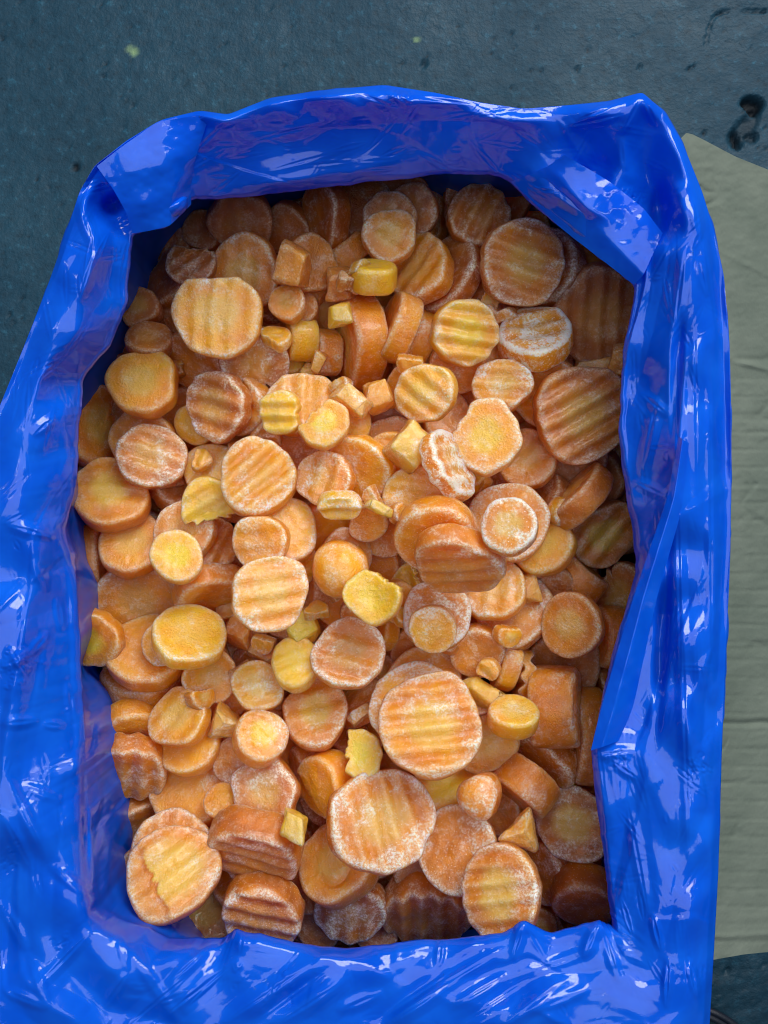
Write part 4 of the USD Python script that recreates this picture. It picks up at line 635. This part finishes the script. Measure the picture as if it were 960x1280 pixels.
def slice_mesh(D, T, ridge, amp, seed, o):
    """A crinkle-cut slice on a polar grid, axis z, metres. Returns vertices, faces and the per-vertex shape (radius share, rim nearness, skin)."""
    R, h = D / 2, T / 2
    r = np.random.default_rng(seed)
    big = D > 0.024
    n = 96 if big else 76
    th = np.linspace(0, 2 * np.pi, n, endpoint=False)
    out = outline(th, seed, o.get('irr', 1.0), o.get('asp', 1.0), o.get('cuts', []), o.get('jag', 0))
    e = min(0.34 * h, 0.0021) / R                                # rounded edge, as a share of the radius
    fr = np.concatenate([np.linspace(0.07, 1 - e * 1.15, 17 if big else 11), 1 - e * np.array([0.72, 0.38, 0.12])])
    rows = []                                                    # (radius share, z share, shape r, g, b)
    for q in fr:
        q0 = max(0.0, (q - (1 - e)) / e); rows.append((q, h - e * R * (1 - math.sqrt(max(0, 1 - q0 * q0))), q, 0.0, 0.0))
    for z in (h - e * R, h * .5, 0.12 * h, -0.3 * h, -h + e * R): rows.append((1.0, z, 1.0, 0, 1.0))
    for q in (1 - e * .15, 1 - e * .5, 1 - e * 1.1, .8, .58, .34, .12):
        q0 = max(0.0, (q - (1 - e)) / e); rows.append((q, -h + e * R * (1 - math.sqrt(max(0, 1 - q0 * q0))), q, 0.0, 0.0))
    taper = r.uniform(-0.035, 0.05)
    V, A = [np.array([[0, 0, h]])], [np.array([[0, 0, 0.0]])]
    for q, z, sr, sg, sb in rows:
        bulge = 1 + 0.018 * (1 - (z / h) ** 2) * sb - taper * (z / h) * 0.5
        rad = R * out * q * bulge
        V.append(np.stack([rad * np.cos(th), rad * np.sin(th), 0 * th + z], 1))
        g = max(0.0, 1 - abs(abs(z) - h + 0.0002) / 0.0016) * max(0.0, min(1, (q - 0.80) / 0.16))
        A.append(np.stack([0 * th + sr, 0 * th + g, 0 * th + sb], 1))
    V.append(np.array([[0, 0, -h]])); A.append(np.array([[0, 0, 0.0]]))
    V, A = np.vstack(V), np.vstack(A)
    x, y, z = V.T.copy()
    rho = np.hypot(x, y) / R
    if 'dome' in o: V[:, 2] += o['dome'] / 1000 * (1 - rho ** 2).clip(0) * (z > 0); 
    if o.get('dome', 0) > 6: sc = 1 - 0.22 * (z < 0); V[:, 0] *= sc; V[:, 1] *= sc
    top = (z > h * 0.55)
    sd = seed * 3.3
    V[:, 2] += np.sign(z) * (0.0013 * (fbm(np.stack([x / .011, y / .011, 0 * x + sd], -1), 3, 1) - .5) + .00065 * (fbm(np.stack([x / .0028, y / .0028, 0 * x + sd], -1), 2, 5) - .5)) * (np.abs(z) > h * .5)
    # a slightly sunken or raised core, as frozen carrot has
    V[:, 2] += np.sign(z) * r.choice([-1, 1], p=[.65, .35]) * 0.0005 * np.exp(-(rho / 0.42) ** 4) * (np.abs(z) > h * .5)
    if 'step' in o:                                              # a layer broken off part of the face, ragged edge
        a = r.uniform(3.5, 4.3); u, w = x * math.cos(a) + y * math.sin(a), -x * math.sin(a) + y * math.cos(a)
        lim = 0.40 * R + 0.10 * R * (2 * np.abs((w / R * 2.6 + .3 * np.sin(w / R * 7)) % 1 - .5) - .5) + .12 * R * (fbm(np.stack([w / R * 4, 0 * w, 0 * w + sd], -1), 2) - .5)
        m = np.clip((u - lim) / 0.0006, 0, 1) * (z > 0)
        V[:, 2] -= o['step'] / 1000 * 1.3 * m
        A[:, 0] = np.where(z > 0, np.where(m > .5, 1.0, A[:, 0] * .75), A[:, 0])
    if 'crack' in o:
        V[:, 2] -= 0.0013 * np.exp(-((rho - 0.5 - .06 * np.sin(np.arctan2(y, x) * 3)) / 0.05) ** 2) * top * (np.sin(np.arctan2(y, x) + 2.0) > -.35)
        V[:, 2] += 0.0010 * np.clip((0.5 - rho) / .2, 0, 1) * top
    if 'knob' in o: V[:, 2] += 0.0010 * np.exp(-((rho) / 0.2) ** 4) * top
    if amp > 0:
        a = math.radians(ridge); u = -x * math.sin(a) + y * math.cos(a) + 0.0026 * (fbm(np.stack([x / .02, y / .02, 0 * x + sd], -1), 2, 7) - .5)
        P = 0.0081 * r.uniform(.9, 1.1) * (0.75 if D < 0.024 else 1)
        wv = np.sin(2 * np.pi * u / P + r.uniform(0, 6.28))
        A[:, 1] = np.maximum(A[:, 1], 0.14 * np.clip(np.sign(z) * wv, 0, 1) * (A[:, 2] < .5))
        V[:, 2] += 1.12 * amp / 1000 * wv * (0.60 + 0.8 * fbm(np.stack([x / .012, y / .012, 0 * x - sd], -1), 2, 3))
    if 'bend' in o: V[:, 2] += o['bend'] / 1000 * ((x / R) ** 2 - .3 + .4 * (x * y) / R / R)
    wall = A[:, 2] > .5
    k = 1 + .03 * (fbm(np.stack([V[:, 0] / .006, V[:, 1] / .006, V[:, 2] / .004 + sd], -1), 3, 11) - .5) * wall
    V[:, 0] *= k; V[:, 1] *= k
    m = len(rows); F_ = []
    ring = lambda i: 1 + i * n + np.arange(n)
    nx = lambda i: 1 + i * n + (np.arange(n) + 1) % n
    F_.append(np.stack([np.zeros(n, int), ring(0), nx(0)], 1))
    for i in range(m - 1):
        a, b, c, d = ring(i), nx(i), nx(i + 1), ring(i + 1)
        F_ += [np.stack([a, d, c], 1), np.stack([a, c, b], 1)]
    F_.append(np.stack([np.full(n, 1 + m * n), nx(m - 1), ring(m - 1)], 1))
    return V, np.vstack(F_), A

def chunk_mesh(a, b, c, yaw, seed, o):
    """An irregular cut piece: the hull of a few jittered corners, refined, its edges rounded."""
    r = np.random.default_rng(seed)
    if o.get('tri'): base = [(-.5, -.35), (.5, -.2), (.02, .5), (-.1, .42)]
    elif o.get('dia'): base = [(0, .5), (.5, .12), (.12, -.5), (-.5, -.05)]
    else: base = [(-.5, -.42), (.42, -.5), (.5, .40), (-.38, .5)]
    q = np.array([(x * a, y * b, s * c * .5) for x, y in base for s in (-1, 1)])
    q *= 1 + r.uniform(-.30, .16, q.shape); q[1::2, :2] *= r.uniform(.55, .95, (len(base), 1)); q[1::2, 2] *= r.uniform(.5, 1.15, len(base))
    q = np.vstack([q, r.normal(0, 1, (3, 3)) * np.array([a, b, c]) * .24])
    if o.get('tri'): q = np.vstack([q, [[.05 * a, .02 * b, .72 * c]]])
    hull = trimesh.convex.convex_hull(q)
    L = max(a, b, c) / 13
    v, f = trimesh.remesh.subdivide_to_size(hull.vertices, hull.faces, L)
    m = trimesh.Trimesh(v, f); m.merge_vertices(); flat = m.vertices.copy()
    trimesh.smoothing.filter_laplacian(m, lamb=.5, iterations=4)
    d = np.linalg.norm(m.vertices - flat, axis=1)
    V = m.vertices * (1.12)
    V = V + m.vertex_normals * ((0.0028 * (fbm(V / .007 + seed, 3, 4) - .5) + .0006 * (fbm(V / .0026 + seed, 2, 6) - .5)))[:, None]
    zc = V[:, 2] / (c * .5)
    A = np.stack([np.clip(1.05 - 0.9 * np.clip(zc, -1, 1), .1, 1.0), np.clip(d / (L * .35), 0, 1) * .8, np.clip(.5 - zc, 0, .8)], 1)
    ca, sa = math.cos(math.radians(yaw)), math.sin(math.radians(yaw))
    V = V @ np.array([[ca, sa, 0], [-sa, ca, 0], [0, 0, 1]])
    return np.asarray(V), np.asarray(m.faces), A

def rot_axis(ax, a):
    ax = np.asarray(ax, float) / np.linalg.norm(ax); K = np.array([[0, -ax[2], ax[1]], [ax[2], 0, -ax[0]], [-ax[1], ax[0], 0]])
    return np.eye(3) + math.sin(a) * K + (1 - math.cos(a)) * K @ K

GROUP = 'frozen crinkle-cut carrot slices heaped in the lined carton'
items = []
for i, line in enumerate(l for l in CARROTS.strip().splitlines()):
    left, label = line.split(' : ')
    w = left.split(); o = {'cuts': []}
    for kv in ([] if w[-1] == '-' else w[-1].split(',')):
        k, val = kv.split('=')
        if k == 'cut': a = val.split(':'); o['cuts'].append((float(a[0]), float(a[1]), float(a[2])))
        elif k == 'box': o['box'] = [float(q) for q in val.split(':')]
        elif k == 'n': o['n'] = val
        else: o[k] = float(val)
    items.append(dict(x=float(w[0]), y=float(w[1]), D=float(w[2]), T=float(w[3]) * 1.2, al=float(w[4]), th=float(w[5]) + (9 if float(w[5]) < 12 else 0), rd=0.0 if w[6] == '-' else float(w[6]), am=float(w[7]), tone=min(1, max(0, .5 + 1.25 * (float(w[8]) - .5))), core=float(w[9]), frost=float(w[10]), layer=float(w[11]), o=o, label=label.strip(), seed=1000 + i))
from shapely import Polygon, points, contains, distance
INNER = Polygon(PAIRS[:, :2]).buffer(0)
rf = np.random.default_rng(77)
for lay in (-2, -1, 0):                                             # slices lying below those in view, seen in the gaps, toned dark for the shade there
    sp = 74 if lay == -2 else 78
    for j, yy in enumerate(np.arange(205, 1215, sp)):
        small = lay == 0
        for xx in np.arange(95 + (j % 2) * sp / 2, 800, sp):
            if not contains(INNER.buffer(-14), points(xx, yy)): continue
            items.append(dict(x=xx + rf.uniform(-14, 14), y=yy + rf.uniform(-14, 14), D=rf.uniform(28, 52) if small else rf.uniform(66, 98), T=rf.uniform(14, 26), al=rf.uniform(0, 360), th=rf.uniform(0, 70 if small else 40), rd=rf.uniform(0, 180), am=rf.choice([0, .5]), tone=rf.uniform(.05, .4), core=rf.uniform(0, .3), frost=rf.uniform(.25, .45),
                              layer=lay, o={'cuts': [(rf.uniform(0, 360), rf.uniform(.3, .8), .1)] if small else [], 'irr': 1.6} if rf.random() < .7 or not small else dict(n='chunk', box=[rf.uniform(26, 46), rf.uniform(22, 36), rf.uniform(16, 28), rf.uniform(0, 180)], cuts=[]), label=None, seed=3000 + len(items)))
for x, y, D in ((345, 424, 40), (397, 455, 26), (441, 380, 30), (455, 372, 28), (610, 372, 34), (642, 452, 34), (470, 622, 32), (500, 642, 28), (330, 802, 30), (303, 838, 36), (410, 738, 34), (396, 766, 30), (441, 765, 32), (506, 772, 28), (662, 738, 36),
                (634, 792, 34), (610, 838, 30), (602, 880, 28), (702, 962, 32), (290, 1032, 40), (338, 548, 30), (512, 452, 34), (425, 480, 30), (590, 600, 30), (548, 640, 32), (250, 575, 30), (300, 560, 30), (700, 640, 36), (372, 905, 34), (346, 900, 28), (250, 870, 36), (560, 800, 34), (655, 905, 30), (460, 960, 32)):   # small broken bits in the gaps
    ch = rf.random() < .15
    items.append(dict(x=float(x), y=float(y), D=float(D), T=rf.uniform(13, 20), al=rf.uniform(0, 360), th=rf.uniform(10, 60), rd=rf.uniform(0, 180), am=rf.choice([0, .4]), tone=rf.uniform(.3, .72), core=rf.uniform(0, .5), frost=rf.uniform(.35, .6), layer=3.0,
                      o=dict(n='chunk', box=[D, D * rf.uniform(.5, .8), D * rf.uniform(.4, .6), rf.uniform(0, 180)], cuts=[]) if ch else {'cuts': [(rf.uniform(0, 360), rf.uniform(.2, .6), .06)], 'irr': 1.6}, label=None, seed=6000 + len(items)))
items.sort(key=lambda q: q['layer'])
# the pile: each piece settles on those below it
CELL, GW, GH = 0.0025, 160, 200
cx, cy = np.meshgrid((np.arange(GW) + .5) * CELL - GW * CELL / 2, (np.arange(GH) + .5) * CELL - GH * CELL / 2 - .02, indexing='ij')
gp = points(np.stack([cx / CAM * F + 480, 640 - cy / CAM * F], -1)); inside = np.where(contains(INNER, gp), distance(INNER.exterior, gp), 0)
HM = LEVEL - 0.056 - 0.012 * np.clip(1 - inside / 110, 0, 1)      # the heap sinks towards the walls
BASE = 0.0
for q in items:
    o = q['o']; k = PX2M
    if 'box' in o: a, b, c, yaw = o['box']; V, Fc, A = chunk_mesh(a * k, b * k, c * k, yaw, q['seed'], o)
    else: V, Fc, A = slice_mesh(q['D'] * k, q['T'] * k, q['rd'], q['am'], q['seed'], o)
    # px position -> place; the piece faces the viewer as traced, partly turned upright again
    h = -0.02
    for it in range(3):
        p = at(np.array(q['x']), np.array(q['y']), h); d = EYE - p; d /= np.linalg.norm(d)
        vw = np.array([d[0] * 0.8, d[1] * 0.8, d[2]]); vw /= np.linalg.norm(vw)
        Rv = rot_axis([-vw[1] if abs(vw[1]) + abs(vw[0]) > 1e-9 else 1.0, vw[0], 0], math.acos(vw[2])) if vw[2] < .99999 else np.eye(3)
        al, th = math.radians(q['al']), math.radians(q['th'])
        if 'box' in o: th *= 0.35
        Rt = rot_axis([-math.sin(al), math.cos(al), 0], th)
        s = (CAM - h) / CAM
        W = (V * s) @ (Rv @ Rt).T
        ix = np.clip(((W[:, 0] + p[0] + GW * CELL / 2) / CELL).astype(int), 0, GW - 1); iy = np.clip(((W[:, 1] + p[1] + GH * CELL / 2 + 0.02) / CELL).astype(int), 0, GH - 1)
        cell = ix * GH + iy
        lo = np.full(GW * GH, np.inf); hi = np.full(GW * GH, -np.inf)
        np.minimum.at(lo, cell, W[:, 2]); np.maximum.at(hi, cell, W[:, 2])
        on = np.flatnonzero(np.isfinite(lo))
        need = HM.ravel()[on] - lo[on]
        pc = np.clip((95 if q['layer'] >= 5 else 86) - 0.75 * max(0, q['th'] - 25), 40, 95) if q['layer'] >= 0 else 42
        z = np.percentile(need, pc)
        # a piece standing on edge sinks between its neighbours
        if q['th'] > 45 and 'box' not in o: z = min(z, np.percentile(HM.ravel()[on], 70) + 0.010 - W[:, 2].max() + 0.35 * (W[:, 2].max() - W[:, 2].min()))
        h = z - LEVEL
    HM.ravel()[on] = np.maximum(HM.ravel()[on], z + hi[on])
    q.update(V=W, F=Fc, A=A, p=np.array([p[0], p[1], z]))
# which pieces can be seen: a coarse depth picture of the heap's points
wpx, hpx = 480, 640
zb = np.full(wpx * hpx, np.inf); ids = np.full(wpx * hpx, -1)
for i, q in enumerate(items):
    tri = q['V'][q['F']]
    pt = np.concatenate([tri.mean(1), tri.reshape(-1, 3)[::2], (tri[:, 0] + tri[:, 1]) / 2, (tri[:, 1] + tri[:, 2]) / 2]) + q['p']; dz = EYE[2] - pt[:, 2]
    u, v = ((pt[:, 0] / dz * F + 480) / 2).astype(int), ((640 - pt[:, 1] / dz * F) / 2).astype(int)
    ok = (u >= 0) & (u < wpx) & (v >= 0) & (v < hpx); c = v[ok] * wpx + u[ok]
    order = np.argsort(-dz[ok]); c, dd = c[order], dz[ok][order]
    near = np.full(wpx * hpx, np.inf); near[c] = dd
    m = near < zb; zb[m] = near[m]; ids[m] = i
seen = np.bincount(ids[ids >= 0], minlength=len(items))
MARKS = '''273 393 flat-topped pale slice/180 480 smooth honey disc/450 427 tall streaked slice/487 296 front stacked round slice at the top/467 347 bright orange-yellow half slice/652 329 big brown crinkled slice at upper right/748 394 very large dark slice by the right wall
669 422 slice with the white frosty face/725 517 big tan crinkled slice/581 416 bright yellow-centred crinkled slice/532 491 angular yellow-orange slice/608 547 pale-centred frosty-edged slice/352 516 small bright yellow two-crinkled slice/404 530 broken yellow-cored slice/322 596 bold diagonal-crinkled slice
139 620 olive-yellow slice at the left wall/221 696 small yellow-green-cored slice/337 742 large pale-orange disc/426 709 dome-shaped carrot tip/573 700 front tilted thick slice/546 769 frost-covered slice carrying a smaller disc/636 658 white-frosted smaller disc/753 667 thin olive-brown slice
715 781 smooth oval slice with a smudge/237 795 bright yellow-orange oval slice/118 797 olive-green oval slice/166 957 scalloped pinkish slice/238 985 grain-faced orange slice/325 923 frosty yellow-green-cored knob/436 817 round frosty crinkled slice/447 942 ragged yellow half slice/538 906 biggest slice
695 883 barrel-like slice on edge/477 1025 very large steep-crinkled slice/217 1089 slice with peeled skin/320 1058 thick dark-faced slice at lower left/424 1080 rounded cracked-core slice/573 1062 green-spotted pinkish slice/627 1116 oval crinkled slice at the bottom/719 1030 greyish brown slice by the lower right wall
731 1119 dark-faced corner slice at lower right/331 1131 bold-crinkled slice at the bottom/533 1138 scalloped thick slice at the bottom/561 581 long narrow frosty slice/302 277 wide dark slice at the top left/598 271 scalloped grey-brown slice at the top'''
MARKS = [(float(a), float(b), c) for a, b, c in (m.split(' ', 2) for m in MARKS.replace('\n', '/').split('/'))]
said = set()
def deep_label(i):
    """Which one: by the nearest landmark slice that no other deep slice is told by on that side."""
    c = np.flatnonzero(ids == i); x, y = 2 * np.median(c % wpx), 2 * np.median(c // wpx)
    for mx, my, name in sorted(MARKS, key=lambda m: math.hypot(m[0] - x, m[1] - y)):
        k = int(round(math.degrees(math.atan2(my - y, x - mx)) / 45)) % 8
        s = ('small piece' if 'box' in items[i]['o'] or items[i]['D'] < 55 else 'dim slice') + ' in the gap ' + ('right of', 'upper right of', 'above', 'upper left of', 'left of', 'lower left of', 'below', 'lower right of')[k] + (' ' if name[0] == 'w' and 0 else ' the ') + name
        if len(s.split()) > 16: s = s.split(' ', 1)[1]
        if s not in said: said.add(s); return s
buried = []
for i, q in enumerate(items):
    if q['label'] is None and seen[i] < 40:
        buried.append((q['V'] + q['p'], q['F'], q['A'])); continue
    nm = {'chunk': 'carrot_chunk', 'peel': 'carrot_peel'}.get(q['o'].get('n'), 'carrot_slice')
    n = numbered('/World/' + nm)
    prim = usdkit.mesh(stage, n, (q['V'], q['F']), '/World/Looks/carrot', smooth=True)
    prim.AddTranslateOp().Set(Gf.Vec3d(*map(float, q['p'])))
    prim = prim.GetPrim()
    primvar(prim, 'shape', q['A'])
    primvar(prim, 'look', np.tile([q['tone'], q['frost'], q['core']], (len(q['V']), 1)))
    tag(prim, q['label'] or deep_label(i), nm.replace('_', ' '), GROUP)
# what lies unseen under the heap in view
vs, fs, As, off = [], [], [], 0
for V, Fc, A in buried: vs.append(V); fs.append(Fc + off); As.append(A); off += len(V)
if vs:
    prim = obj('carrot_slice_bed', (np.vstack(vs), np.vstack(fs)), 'carrot', smooth=True)
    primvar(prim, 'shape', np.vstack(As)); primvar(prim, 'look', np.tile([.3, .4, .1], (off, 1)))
    tag(prim, 'bed of carrot slices underneath the heap that fills the bag', 'carrot slices', kind='stuff')
